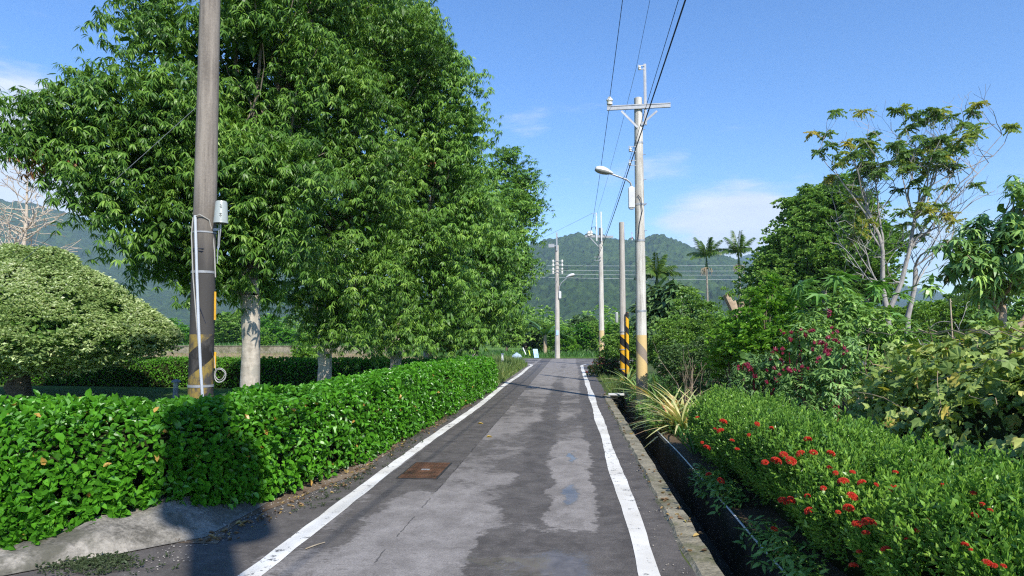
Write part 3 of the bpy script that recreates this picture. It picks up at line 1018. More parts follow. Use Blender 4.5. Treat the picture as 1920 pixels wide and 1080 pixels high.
def tree_crown(name, mat, lobes, dens, k, L, W, rng, parent, T=T_LANCE, droop=.4, spread=.8, out=.45, clump=1.6, thr=.36, back=.35, inner=25, seed=1, shell=.30, isz=1, twig=0, q=5, brown=0):
    C, O = crown_points(rng, lobes, dens, clump, thr, back, seed, shell)
    tone = rng.normal(0, .11, len(C))
    if brown:
        for j in rng.choice(np.where(O[:, 1] < -.3)[0], brown): tone[np.linalg.norm(C - C[j], axis=1) < .12] = 3
    if twig:
        C, O = sprays(rng, C, O, q, twig); tone = np.repeat(tone, q)
    p, d, n = rosettes(rng, C, O, k, droop, spread, out)
    n = n + np.repeat(O, k, 0) * .65
    N = len(p)
    ln = L * rng.uniform(.7, 1.2, N)
    wd = ln * W * rng.uniform(.85, 1.15, N)
    var = np.clip(np.repeat(rng.normal(.48, .10, len(C)) + tone, k) + rng.normal(0, .13, N), 0, .97) + (np.repeat(tone, k) > 2) * .9
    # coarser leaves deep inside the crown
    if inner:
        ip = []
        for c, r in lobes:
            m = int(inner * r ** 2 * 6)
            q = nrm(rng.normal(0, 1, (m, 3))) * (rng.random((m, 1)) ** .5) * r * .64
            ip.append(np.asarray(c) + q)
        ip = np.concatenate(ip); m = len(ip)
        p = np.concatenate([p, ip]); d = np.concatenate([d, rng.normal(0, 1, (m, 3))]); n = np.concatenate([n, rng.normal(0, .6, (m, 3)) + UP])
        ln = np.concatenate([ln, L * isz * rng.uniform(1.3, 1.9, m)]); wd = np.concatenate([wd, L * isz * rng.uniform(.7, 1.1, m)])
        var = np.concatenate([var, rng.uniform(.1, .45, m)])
    return leaf_cloud(name, mat, p, d, n, ln, wd, var, T, parent)


def limb(mb, a, b, r0, r1, rng, sag=.12, n=6, seg=7):
    a, b = Vector(a), Vector(b)
    L = (b - a).length
    pts, rad = [], []
    j1 = Vector([rng.uniform(-1, 1) for _ in range(3)]) * L * .08
    for i in range(n + 1):
        t_ = i / n
        p = a.lerp(b, t_) + Vector((0, 0, sag * L * math.sin(t_ * math.pi))) * .6 + j1 * math.sin(t_ * TAU) + Vector([rng.uniform(-1, 1) for _ in range(3)]) * L * .012
        if i == 0: p = a
        pts.append(p); rad.append(r0 + (r1 - r0) * t_ ** .8)
    mb.tube(pts, rad, seg, False)
    return pts


def px_lobes(L, Y, rng, jit=1.0, dy=0):
    out = []
    for q in L:
        px, py, r = q[:3]
        off = q[3] if len(q) > 3 else rng.uniform(-jit, jit) * r * mpp(Y) * .8
        c = at(px, py, Y + dy + off)
        out.append((np.array(c), r * mpp(Y + dy + off)))
    return out


def make_tree(name, label, Y, base_px, lobes, leafmat, dens, k, L, W, seed, trunk_r, fork_z, barkmat, cat='tree', group=None, nlimb=9, backs=True, rscale=1, **kw):
    rng = np.random.default_rng(seed); pr = random.Random(seed)
    b = at(base_px, 630, Y); base = Vector((b.x, Y, 0))
    root = empty(name, base, label, cat, group)
    lb = [(c, r * rscale) for c, r in px_lobes(lobes, Y, rng)]
    if backs:
        extra = []
        for c, r in lb:
            if rng.random() < .6 and (c[1] > 12.5 or c[0] > -5.6):
                extra.append((c + np.array([rng.uniform(-.3, .3) * r, abs(Y - c[1]) * .5 + r * rng.uniform(.7, 1.1), rng.uniform(-.2, .2) * r]), r * .95))
        lb2 = lb + extra
    else: lb2 = lb
    mb = MB()
    fork = base + Vector((pr.uniform(-.08, .08), pr.uniform(-.08, .08), fork_z))
    pts = [base + Vector((0, 0, -.1)), base + Vector((.01, 0, .1)), base.lerp(fork, .3) + Vector((pr.uniform(-.03, .03), 0, 0)), base.lerp(fork, .65) + Vector((pr.uniform(-.04, .04), 0, 0)), fork]
    mb.tube(pts, [trunk_r * 1.35, trunk_r * 1.15, trunk_r, trunk_r * .92, trunk_r * .98], 12, True, .04, pr)
    top = fork + Vector((pr.uniform(-.2, .2), .5, max(c[2] for c, r in lb) * .38))
    limb(mb, fork - Vector((0, 0, .02)), top, trunk_r * .97, trunk_r * .3, pr, .02, 7, 12)
    side = fork + Vector((pr.choice((-1, 1)) * .9, -.2, 1.3))
    limb(mb, fork - Vector((0, 0, .25)), side, trunk_r * .75, trunk_r * .35, pr, .05, 6, 10)
    tr = mb.build('trunk', barkmat, root, True)
    lm = MB()
    order = sorted(lb2, key=lambda q: -q[1])[:nlimb]
    for c, r in order:
        st = fork.lerp(top, pr.uniform(0, .75))
        pts = limb(lm, st, c, trunk_r * pr.uniform(.35, .55), .015, pr, .1)
        for _ in range(3):
            q = pts[pr.randint(2, 5)]
            e = Vector(c) + Vector([pr.uniform(-1, 1) for _ in range(3)]) * r * .75
            limb(lm, q, e, trunk_r * .16, .006, pr, .08, 5, 5)
    lm.build('limbs', M['shaded_bark'] if barkmat is M['pale_bark'] else barkmat, root, True)
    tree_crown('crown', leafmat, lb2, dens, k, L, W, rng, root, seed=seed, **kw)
    return root


# ================================================================== LEFT SIDE: HEDGES
def front_hedge():
    rng = np.random.default_rng(5)
    pts = [(-15, 5.7, 1.05, .92, .02), (-8, 5.7, 1.05, .92, .02), (-6, 5.72, 1.06, .92, .02), (-4.9, 5.82, 1.06, .92, .05), (-4.1, 6.2, 1.0, .93, .10), (-3.6, 6.9, .80, .92, .05), (-3.22, 7.8, .56, .90, .04), (-3.14, 10, .55, .90, .03),
           (-3.0, 15, .55, .91, .03), (-2.84, 20.6, .56, .92, .03)]
    pts = [p for p in pts]
    root = empty('clipped_hedge', (-3.2, 8, 0), 'long bright green clipped hedge along the left edge of the road', 'hedge')
    hedge_core('twigs', pts, .17, M['twig_core'], root, seed=7)
    wf = lambda P: np.where(P[:, 1] < 12, 1.25, .9) * np.where(P[:, 0] < -7.5, .15, 1) * np.where((P[:, 0] < -3.5) & (P[:, 0] > -7), 1.9, 1)
    N = 74000
    pos, nor, b = hedge_surface(rng, pts, N, seed=7, wfun=wf)
    pos[:, 2] -= np.where((nor[:, 2] < .5) & (pos[:, 0] < -3.4) & (pos[:, 2] < .5), .16 * fbm(pos * 1.4, 3, 55), 0)
    gap = fbm(pos * 2.6, 3, 17) - .10 * np.exp(-((pos[:, 2] - .42) / .15) ** 2) * (pos[:, 0] < -3.4) * (nor[:, 2] < .5)
    keep = gap + rng.normal(0, .04, N) > .30
    pos, nor, b = pos[keep], nor[keep], b[keep]; N = len(pos)
    p2, n2, b2 = hedge_surface(rng, pts, 60000, seed=7, wfun=lambda P: np.where((P[:, 0] < -3.3) & (P[:, 0] > -6.5), 1.0, .02))
    k2 = (n2[:, 2] < .6) & (p2[:, 2] < .62) & (p2[:, 1] < 6.6)
    pos = np.concatenate([pos, p2[k2]]); nor = np.concatenate([nor, n2[k2]]); b = np.concatenate([b, b2[k2]]); N = len(pos)
    skirt = np.clip(1 - pos[:, 2] / .62, 0, 1) * np.clip((-3.35 - pos[:, 0]) / .5, 0, 1) * (pos[:, 1] < 5.6)
    pos[:, 1] -= .58 * skirt; pos[:, 2] = np.maximum(pos[:, 2], .05 + .14 * fbm(pos * 2.2, 2, 3) * (skirt > 0))
    pos = pos + nor * (rng.uniform(-.09, .05, N))[:, None]
    tan = nrm(rng.normal(0, 1, (N, 3)))
    d = nrm(tan * .85 + nor * .45 + UP * .05 - UP * .25 * (nor[:, 2:3] < .5))
    n = nor * .75 + UP * .55 + rng.normal(0, .3, (N, 3))
    far = np.clip((pos[:, 1] - 9) / 12, 0, 1)
    L = rng.uniform(.048, .084, N) * (1 + .12 * far)
    var = np.clip(rng.normal(.46, .2, N) + b * .4, 0, .95)
    var[rng.random(N) < .006] = 1.4
    L = L * np.exp(rng.normal(0, .14, N))
    leaf_cloud('foliage', M['hedge_leaf'], pos, d, n, L, L * rng.uniform(.5, .64, N), var, T_OVAL, root)
    # loose shoots hanging over the concrete and poking from the top
    C = []
    for _ in range(260):
        if False: pass
        else:
            y = rng.uniform(6, 20); C.append((-3.1 + rng.uniform(-.5, .5), y, .93 + rng.uniform(0, .07)))
    C = np.array(C); O = np.tile(np.array([.2, -.5, .3]), (len(C), 1))
    p, d, n = rosettes(rng, C, O, 7, .15, .8, .3)
    L = rng.uniform(.05, .09, len(p))
    leaf_cloud('shoots', M['hedge_leaf'], p, d, n, L, L * .58, np.clip(rng.normal(.62, .15, len(p)), 0, .96), T_OVAL, root)


front_hedge()


def rear_hedge():
    rng = np.random.default_rng(6)
    pts = [(-26, 21.6, .5, .86, .03), (-15, 21.3, .5, .85, .03), (-9, 20.6, .5, .86, .03), (-3.6, 19.4, .5, .92, .03)]
    root = empty('rear_hedge', (-10, 19.4, 0), 'low clipped hedge crossing behind the lawn and the tree trunks', 'hedge')
    hedge_core('twigs', pts, .10, M['twig_core'], root, seed=8)
    N = 26000
    pos, nor, b = hedge_surface(rng, pts, N, seed=8, bumps=.08)
    pos = pos + nor * (rng.uniform(-.08, .04, N))[:, None]
    d = nrm(nrm(rng.normal(0, 1, (N, 3))) * .85 + nor * .4 - UP * .1)
    n = nor * .75 + UP * .5 + rng.normal(0, .3, (N, 3))
    L = rng.uniform(.06, .10, N)
    leaf_cloud('foliage', M['rear_hedge_leaf'], pos, d, n, L, L * .58, np.clip(rng.normal(.5, .2, N), 0, 1), T_DIAM, root)


rear_hedge()

# ================================================================== LEFT SIDE: TREES
GT = 'leafy trees in a row along the left hedge'
make_tree('garden_tree', 'big tree in front of the row, pale trunk beside the leaning grey pole', 10.6, 468,
          [(95, 245, 105, -1.6), (185, 190, 98, -1.5), (60, 265, 62, -1.6), (165, 310, 92, -1.5), (230, 300, 114, -1.2), (205, 390, 76, -1.4), (285, 410, 105, -1.0), (320, 190, 130, -.9), (295, 60, 112, -.7), (275, -60, 95, -.5), (520, 210, 120, .5), (500, 330, 110, .6), (430, 250, 130, .9), (470, 120, 130, .9), (350, 330, 110, .5), (440, 420, 110, .8), (250, 250, 90, -.6), (360, 90, 110, .3), (200, 270, 90, -1.0), (430, -70, 120), (470, 40, 130),
           (430, 180, 130), (440, 310, 125, -.7), (380, 430, 100), (480, 440, 110, -.3), (540, 330, 110), (560, 130, 120), (560, -60, 130), (420, 510, 75), (330, 480, 70), (500, 540, 60, .5), (270, 490, 50)],
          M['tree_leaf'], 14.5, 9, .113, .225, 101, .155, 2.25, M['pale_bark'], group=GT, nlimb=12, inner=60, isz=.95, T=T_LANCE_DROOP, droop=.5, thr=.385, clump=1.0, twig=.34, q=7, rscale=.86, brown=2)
make_tree('garden_tree', 'second tree of the row, darker shaded trunk just behind the hedge', 14.0, 612,
          [(600, 60, 130), (660, -40, 120), (700, 90, 110), (640, 190, 120), (610, 320, 115, -.6), (690, 290, 110, -.3), (650, 430, 110, -.5), (580, 450, 85), (560, 530, 60, -.3), (620, 540, 80, -.6), (690, 520, 80),
           (600, 610, 45, -.5), (650, 610, 50, -.2), (540, 240, 80), (740, 30, 80)],
          M['tree_leaf'], 13, 9, .115, .225, 102, .15, 1.5, M['pale_bark'], group=GT, nlimb=10, T=T_LANCE_DROOP, droop=.5, thr=.385, clump=1.0, twig=.34, q=7, rscale=.88, brown=3)
make_tree('garden_tree', 'third tree of the row, tall crown with drooping twigs over the hedge', 17.0, 738,
          [(740, 60, 90), (790, 110, 85), (850, 160, 75), (870, 240, 65), (800, 220, 95, -.4), (740, 330, 100), (830, 330, 90, -.4), (790, 430, 95, -.5), (870, 400, 65), (730, 480, 80), (780, 540, 80, -.5),
           (720, 580, 65, -.4), (770, 625, 45, -.5), (700, 630, 40, -.3), (830, 520, 70), (690, 200, 80), (850, 600, 45)],
          M['tree_leaf_sunlit'], 11.5, 9, .122, .225, 103, .15, 1.5, M['pale_bark'], group=GT, nlimb=10, T=T_LANCE_DROOP, droop=.6, thr=.38, clump=1.0, twig=.34, q=7, rscale=.86, brown=5)
make_tree('garden_tree', 'fourth tree of the row, between the tall third tree and the shorter far ones', 22.5, 800,
          [(860, 330, 70), (900, 400, 65), (920, 470, 60, -.5), (870, 480, 70), (900, 550, 65, -.5), (860, 590, 55, -.5), (930, 560, 45), (890, 630, 38, -.5), (820, 620, 45), (840, 420, 70), (810, 300, 60)],
          M['tree_leaf_sunlit'], 6, 9, .165, .25, 104, .15, 1.6, M['pale_bark'], group=GT, nlimb=9, T=T_LANCE_DROOP, droop=.5, thr=.38, clump=.9, twig=.40, q=6, rscale=.88)
make_tree('garden_tree', 'farthest tree of the row, small dark crown leaning out toward the road', 31.0, 890,
          [(955, 300, 35), (975, 340, 40), (950, 380, 48), (990, 390, 33), (930, 330, 36), (970, 440, 45, -.6), (985, 490, 24), (950, 510, 50, -.6), (965, 560, 38, -.6), (930, 600, 40, -.5), (965, 615, 28, -.5), (905, 450, 50), (900, 560, 50)],
          M['tree_leaf_sunlit'], 6.5, 9, .17, .26, 105, .16, 1.8, M['pale_bark'], group=GT, nlimb=9, T=T_LANCE, droop=.3, thr=.36, clump=.8, twig=.45, rscale=.9)


def dome_shrub():
    rng = np.random.default_rng(9); pr = random.Random(9)
    Y = 16.6
    base = Vector((at(40, 630, Y).x, Y, 0))
    root = empty('clipped_dome_tree', base, 'dome clipped silvery green tree on a short trunk on the lawn', 'tree')
    mb = MB()
    mb.tube([base + Vector((0, 0, -.1)), base + Vector((.03, 0, .2)), base + Vector((.05, 0, .7)), base + Vector((.25, .1, 1.2))], [.34, .26, .2, .16], 12, True, .06, pr)
    mb.tube([base + Vector((.1, -.1, -.1)), base + Vector((-.1, -.2, .3)), base + Vector((.1, -.1, .8)), base + Vector((-.4, 0, 1.3))], [.16, .12, .1, .08], 8, True, .06, pr)
    for k in range(9):
        a = pr.uniform(0, TAU); r = pr.uniform(1.2, 2.6)
        limb(mb, base + Vector((.1, 0, 1.0)), base + Vector((math.cos(a) * r, math.sin(a) * r, pr.uniform(1.5, 3.2))), .09, .02, pr, .15)
    mb.build('trunk', M['brown_bark'], root, True)
    c = np.array(at(48, 640, Y)); c[2] = 0
    Rm = 3.7
    zt = lambda r: 4.0 - 2.35 * (np.minimum(r, Rm) / Rm) ** 1.45
    zb = lambda r: .82 + .62 * (r / Rm) ** 2
    N = 17000
    r = Rm * np.sqrt(rng.random(N)); a = rng.uniform(0, TAU, N)
    under = rng.random(N) < .20
    lump = fbm(np.stack([np.cos(a) * r, np.sin(a) * r, 0 * r], 1) * 1.1 + 7, 3, 4) - .5
    rim = 1 + .10 * (fbm(np.stack([np.cos(a) * 3, np.sin(a) * 3, 0 * a], 1), 2, 6) - .5)
    z = np.where(under, zb(r) + rng.normal(0, .10, N) + lump * .5, zt(r) + lump * .75 - np.abs(rng.normal(0, .10, N)))
    slope = 2.35 * 1.45 * (r / Rm) ** .45 / Rm
    O = nrm(np.stack([np.cos(a) * slope, np.sin(a) * slope, np.ones(N)], 1)) * np.where(under, -1, 1)[:, None]
    C = np.stack([c[0] + np.cos(a) * r * rim, c[1] + np.sin(a) * r * rim * .82, z], 1)
    kp = fbm(C * 2.2, 3, 61) + rng.normal(0, .05, N) > .38
    C, O, lump, N = C[kp], O[kp], lump[kp], int(kp.sum())
    p, d, n = rosettes(rng, C, O, 6, .0, .9, .35)
    n = np.repeat(O, 6, 0) * .9 + UP * .3 + rng.normal(0, .38, (len(p), 3))
    L = rng.uniform(.06, .125, len(p))
    leaf_cloud('crown', M['silver_leaf'], p, d, n, L, L * .42, np.clip(np.repeat(.52 + lump * .8, 6) + rng.normal(0, .2, len(p)), 0, 1), T_DIAM, root)
    m = 9000
    r = Rm * .93 * np.sqrt(rng.random(m)); a = rng.uniform(0, TAU, m); u = rng.random(m)
    ip = np.stack([c[0] + np.cos(a) * r, c[1] + np.sin(a) * r * .82, zb(r) + .05 + u * (zt(r) - zb(r) - .35)], 1)
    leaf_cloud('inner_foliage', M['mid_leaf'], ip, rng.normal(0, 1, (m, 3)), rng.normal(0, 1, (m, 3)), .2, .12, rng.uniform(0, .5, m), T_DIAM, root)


dome_shrub()


def grow(mb, p, d, L, r, depth, rng, tips, spread=.55, up=.15, ratio=.74, nch=(2, 3), minr=.004, nseg=4, wig=.12, bias=None):
    pts = [p]; rad = [r]
    q = p.copy(); dd = d.copy()
    for i in range(nseg):
        dd = (dd + Vector([rng.gauss(0, wig) for _ in range(3)]) + Vector((0, 0, up * .3))).normalized()
        q = q + dd * L / nseg
        pts.append(q.copy()); rad.append(max(minr, r * (1 - .35 * (i + 1) / nseg)))
    mb.tube(pts, rad, 7 if r > .03 else 5 if r > .012 else 3, False)
    if depth == 0:
        tips.append((q.copy(), dd.copy())); return
    for k in range(rng.randint(*nch)):
        nd = (dd + Vector([rng.gauss(0, spread) for _ in range(3)]) + Vector((0, 0, up)))
        if bias: nd += bias
        nd.normalize()
        grow(mb, q if k == 0 else pts[-1 - rng.randint(0, 1)], nd, L * ratio * rng.uniform(.8, 1.2), rad[-1] * rng.uniform(.62, .85), depth - 1, rng, tips, spread, up, ratio, nch, minr, nseg, wig, bias)


def bare_tree():
    rng = random.Random(12)
    Y = 34
    b = at(35, 630, Y); base = Vector((b.x, Y, 0))
    root = empty('bare_tree', base, 'leafless pale tree rising behind the silvery dome tree', 'tree')
    mb = MB(); tips = []
    pts = [base + Vector((0, 0, -.1)), base + Vector((.05, 0, 2.5)), base + Vector((-.05, 0, 5)), base + Vector((.1, 0, 8)), base + Vector((.05, 0, 10.4))]
    mb.tube(pts, [.22, .18, .14, .08, .03], 9, True)
    tr = mb.build('trunk', M['bare_bark'], root, True)
    mb = MB()
    for i in range(52):
        z = rng.uniform(4.2, 10.2)
        a = rng.uniform(0, TAU)
        d = Vector((math.cos(a), math.sin(a) * .8, rng.uniform(.1, .7))).normalized()
        grow(mb, base + Vector((0, 0, z)), d, rng.uniform(1.0, 1.6) * (1.2 - (z - 4) / 9), .05 * (1.2 - (z - 4) / 9), 2, rng, tips, .6, .05, .75, (2, 3), .016)
    mb.build('branches', M['bare_bark'], root)


bare_tree()


# ================================================================== POLES
def shaft(parent, base, h, r0, r1, mat, lean=(0, 0), n=20, name='shaft'):
    mb = MB()
    prof = []
    for i in range(13):
        z = h * i / 12
        prof.append((r0 + (r1 - r0) * i / 12, z))
    prof = [(r0, -.3)] + prof + [(r1 * .8, h + .012)]
    mb.lathe(prof, (0, 0, 0), n)
    mb.v = [(x + lean[0] * z, y + lean[1] * z, z) for x, y, z in mb.v]
    me = mb.build(name, mat, None, True)
    me.parent = parent
    return me


def ring_band(mb, x, y, z, r, h=.04, th=.006, n=20):
    mb.lathe([(r, z - h / 2), (r + th, z - h / 2), (r + th, z + h / 2), (r, z + h / 2)], (x, y, 0), n)


def insulator(parent, c, s=1.0):
    mb = MB().lathe([(.02 * s, -.07 * s), (.055 * s, -.06 * s), (.06 * s, -.02 * s), (.035 * s, -.01 * s), (.065 * s, .02 * s), (.06 * s, .05 * s), (.03 * s, .06 * s), (.035 * s, .09 * s), (0, .105 * s)], c, 12)
    return mb.build('insulator', M['porcelain'], parent, True)


def street_lamp(name, label, mount, head, box, parent_y, mirror=1, s=1.0):
    root = empty(name, mount, label, 'street lamp', 'street lamps on the poles')
    mount, head = Vector(mount), Vector(head)
    d = head - mount
    mid = [mount, mount + Vector((d.x * .06, d.y * .06, d.z * .35)), mount + Vector((d.x * .2, d.y * .2, d.z * .55)), mount + d * .8]
    mid[-1].z = head.z - .05 * s
    MB().tube(mid, [.026 * s] * 4, 8).build('arm', M['galv'], root, True)
    ax = Vector((d.x, d.y, .18 * d.length)).normalized()
    q = ax.to_track_quat('X', 'Z').to_matrix()
    prof_t = [(0, -.26), (.07, -.24), (.115, -.15), (.125, -.02), (.10, .10), (.06, .19), (.035, .26), (0, .28)]
    V, Fc = [], []
    n = 16
    # upper housing: half ellipse along the arm direction (tip away from the pole)
    hood = MB(); lens = MB()
    for part, zs, zf in ((hood, 1, 1.0), (lens, -1, .75)):
        V, Fc = [], []
        m = len(prof_t)
        for r, u in prof_t:
            for k in range(n + 1):
                a = math.pi * k / n
                V.append(head + q @ (Vector((-u, r * math.cos(a), zs * r * math.sin(a) * zf)) * s))
        for i in range(m - 1):
            for k in range(n):
                f = (i * (n + 1) + k, i * (n + 1) + k + 1, (i + 1) * (n + 1) + k + 1, (i + 1) * (n + 1) + k)
                Fc.append(f if zs > 0 else f[::-1])
        part.add(V, Fc)
    hood.build('hood', M['white_metal'], root, True)
    lens.build('lens', M['glass_lens'], root, True)
    if box:
        c, sz = box
        mb = MB().box(c, sz)
        mb.box(Vector(c) + Vector((0, 0, sz[2] / 2 + .015)), (sz[0] * .6, sz[1] * .7, .03)).box(Vector(c) - Vector((0, 0, sz[2] / 2 + .015)), (sz[0] * .7, sz[1] * .7, .03))
        o = mb.build('ballast_box', M['white_metal'], root)
        bv = o.modifiers.new('bevel', 'BEVEL'); bv.width = .025 * s; bv.segments = 3
    return root


def main_pole():
    Y = 16.6
    b = at(1204, 630, Y); X = b.x - .02
    root = empty('utility_pole', (X, Y, 0), 'tall concrete pole with crossarm and faded yellow bands beside the ditch', 'utility pole', 'utility poles along the road')
    sh = shaft(root, None, 7.42, .138, .098, M['pole_main'])
    yf = Y - .12
    mb = MB()
    L = at(1138, 203, yf); Rr = at(1257, 197, yf)
    mb.bar(L, Rr, .05, .11)
    mb.bar(L + Vector((0, -.03, .04)), Rr + Vector((0, -.03, .04)), .012, .02)
    mb.build('crossarm', M['galv'], root)
    for s_, a_, z_ in ((1, 1165, 6.66), (1, 1232, 6.72)):
        p = at(a_, 208, yf - .01)
        MB().bar(p, (X + (-.03 if a_ < 1200 else .05), yf + .015, z_), .012, .05).build('brace', M['galv'], root)
    MB().box((X + .16, yf + .03, 7.48), (.065, .05, 1.52)).box((X + .16, yf + .005, 7.48), (.03, .012, 1.50)).build('extension_bar', M['galv'], root)
    mb = MB()
    for z in (8.10, 8.19):
        mb.bar((X + .15, yf, z), (X + .0, yf - .02, z), .02, .014)
    mb.bar((X + .0, yf - .02, 8.08), (X + .0, yf - .02, 8.21), .014, .014)
    mb.build('rack', M['galv'], root)
    for zc in (6.12, 5.78):
        mb = MB()
        for z in (zc - .06, zc + .06): mb.bar((X - .08, yf, z), (X - .25, yf - .03, z), .02, .012)
        mb.bar((X - .25, yf - .03, zc - .08), (X - .25, yf - .03, zc + .08), .012, .012)
        mb.build('rack', M['galv'], root)
    for c in (at(1143, 193, yf),): insulator(root, c + Vector((0, 0, .03)), 1.25)
    for c in ((X + .03, yf - .02, 8.12), (X - .22, yf - .03, 6.1), (X - .23, yf - .03, 5.75)): insulator(root, c, .6)
    mb = MB()
    for z, r in ((4.78, .116), (3.9, .121), (6.3, .105), (2.2, .128)):
        mb = MB(); ring_band(mb, X, Y, z, r, .045); mb.build('band', M['galv'], root, True)
    mb = MB()
    mb.bar((X + .1, yf + .1, 4.78), (X + .17, yf + .08, 4.8), .02, .02)
    mb.build('clip', M['galv'], root)
    for i in range(7): MB().bar((X + .1, Y - .06, 2.9 + i * .62), (X + .16, Y - .08, 2.9 + i * .62), .012, .012).build('step_bolt', M['galv'], root)
    MB().tube([(X - .05, yf, 5.0), (X + .02, yf - .03, 4.9), (X + .05, yf - .02, 4.6), (X - .02, yf - .01, 4.3), (X - .06, yf + .01, 3.9)], .009, 6).build('cable', M['wire_black'], root, True)
    hd = at(1132, 321, Y - .3)
    street_lamp('street_lamp', 'white street lamp on a curved arm on the nearest crossarm pole', (X - .18, Y - .10, 5.16), hd, ((X - .2, Y - .10, 4.93), (.15, .13, .50)), Y, 1, .88)
    return X


XM = main_pole()


def bare_pole():
    Y = 23.2
    b = at(1168, 630, Y); X = b.x
    root = empty('pole', (X, Y, 0), 'bare concrete pole with black and yellow striped base and conduit', 'pole')
    shaft(root, None, (630 - 418) * mpp(Y) + 1.6, .115, .09, M['pole_bare'])
    g = MB().lathe([(.052, 0), (.052, 2.35), (.035, 2.38)], (0, 0, 0), 12).build('conduit_guard', M['guard_band'], None, True)
    g.parent = root; g.location = (.13, -.16, .02)
    for z in (.5, 1.15, 1.75):
        mb = MB(); ring_band(mb, X, Y, z, .116, .03, .008); mb.build('band', M['galv'], root, True)
    MB().lathe([(.05, 2.05), (.055, 2.08), (.055, 2.36), (.04, 2.4)], (X - .20, Y, 0), 12).build('meter_can', M['grey_metal'], root, True)


bare_pole()


def far_pole():
    Y = 37.5
    b = at(1128, 630, Y); X = b.x
    root = empty('utility_pole', (X, Y, 0), 'concrete pole with two uprights over its crossarm, rising behind the red-leaved shrub', 'utility pole', 'utility poles along the road')
    shaft(root, None, (630 - 428) * mpp(Y) + 1.6, .16, .11, M['pole_far'], n=14)
    yf = Y - .16
    mb = MB().bar(at(1097, 443, yf), at(1150, 444, yf), .07, .12)
    mb.build('crossarm', M['galv'], root)
    for a, t_, bt in ((1118, 399, 452), (1127, 397, 452)):
        p, q = at(a, t_, yf - .05), at(a + 1, bt, yf - .05)
        MB().bar(p, q, .07, .07).build('extension_bar', M['white_metal'], root)
    MB().bar(at(1107, 446, yf), at(1122, 462, yf), .03, .05).build('brace', M['galv'], root)
    for a, z in ((1108, 438), (1104, 439)): insulator(root, at(a, z, yf), 1.8)
    mb = MB()
    for z in (482, 488): MB().bar(at(1127, z, yf), at(1114, z, yf), .03, .03).build('rack', M['galv'], root)
    MB().bar(at(1119, 400, yf - .05), at(1110, 400, yf - .05), .02, .02).build('side_arm', M['galv'], root)
    MB().tube([at(1120, 443, yf), at(1116, 425, yf), at(1110, 426, yf), at(1107, 436, yf)], .018, 5).build('jumper_wire', M['wire_black'], root, True)
    return X


XF = far_pole()


def end_pole():
    Y = 49.4
    b = at(1045, 630, Y); X = b.x
    root = empty('utility_pole', (X, Y, 0), 'slender concrete pole standing at the far end of the road', 'utility pole', 'utility poles along the road')
    shaft(root, None, (630 - 460) * mpp(Y) + 1.6, .19, .13, M['pole_plain'], n=14)
    yf = Y - .15
    MB().bar(at(1044, 436, yf), at(1044, 470, yf), .10, .10).build('extension_bar', M['galv'], root)
    MB().box(at(1034, 461, yf), (.42, .25, .26)).box(at(1039, 461, yf), (.3, .06, .06)).build('switch_box', M['galv'], root)
    mb = MB()
    for y in (490, 497, 505, 511):
        MB().bar(at(1036, y, yf), at(1055, y - 1, yf), .035, .035).build('rack', M['galv'], root)
    for y in (490, 497, 505, 511):
        for a in (1037, 1054): insulator(root, at(a, y, yf), 1.3)
    lab = MB().box(at(1045, 624, Y - .19), (.16, .02, .34)).build('number_plate', M['blue_board'], root)
    street_lamp('street_lamp', 'small street lamp on the slender pole at the road end', at(1048, 547, yf), at(1070, 517, yf), (at(1050, 553, yf), (.18, .16, .5)), Y, 1, 1.2)
    return X


XE = end_pole()


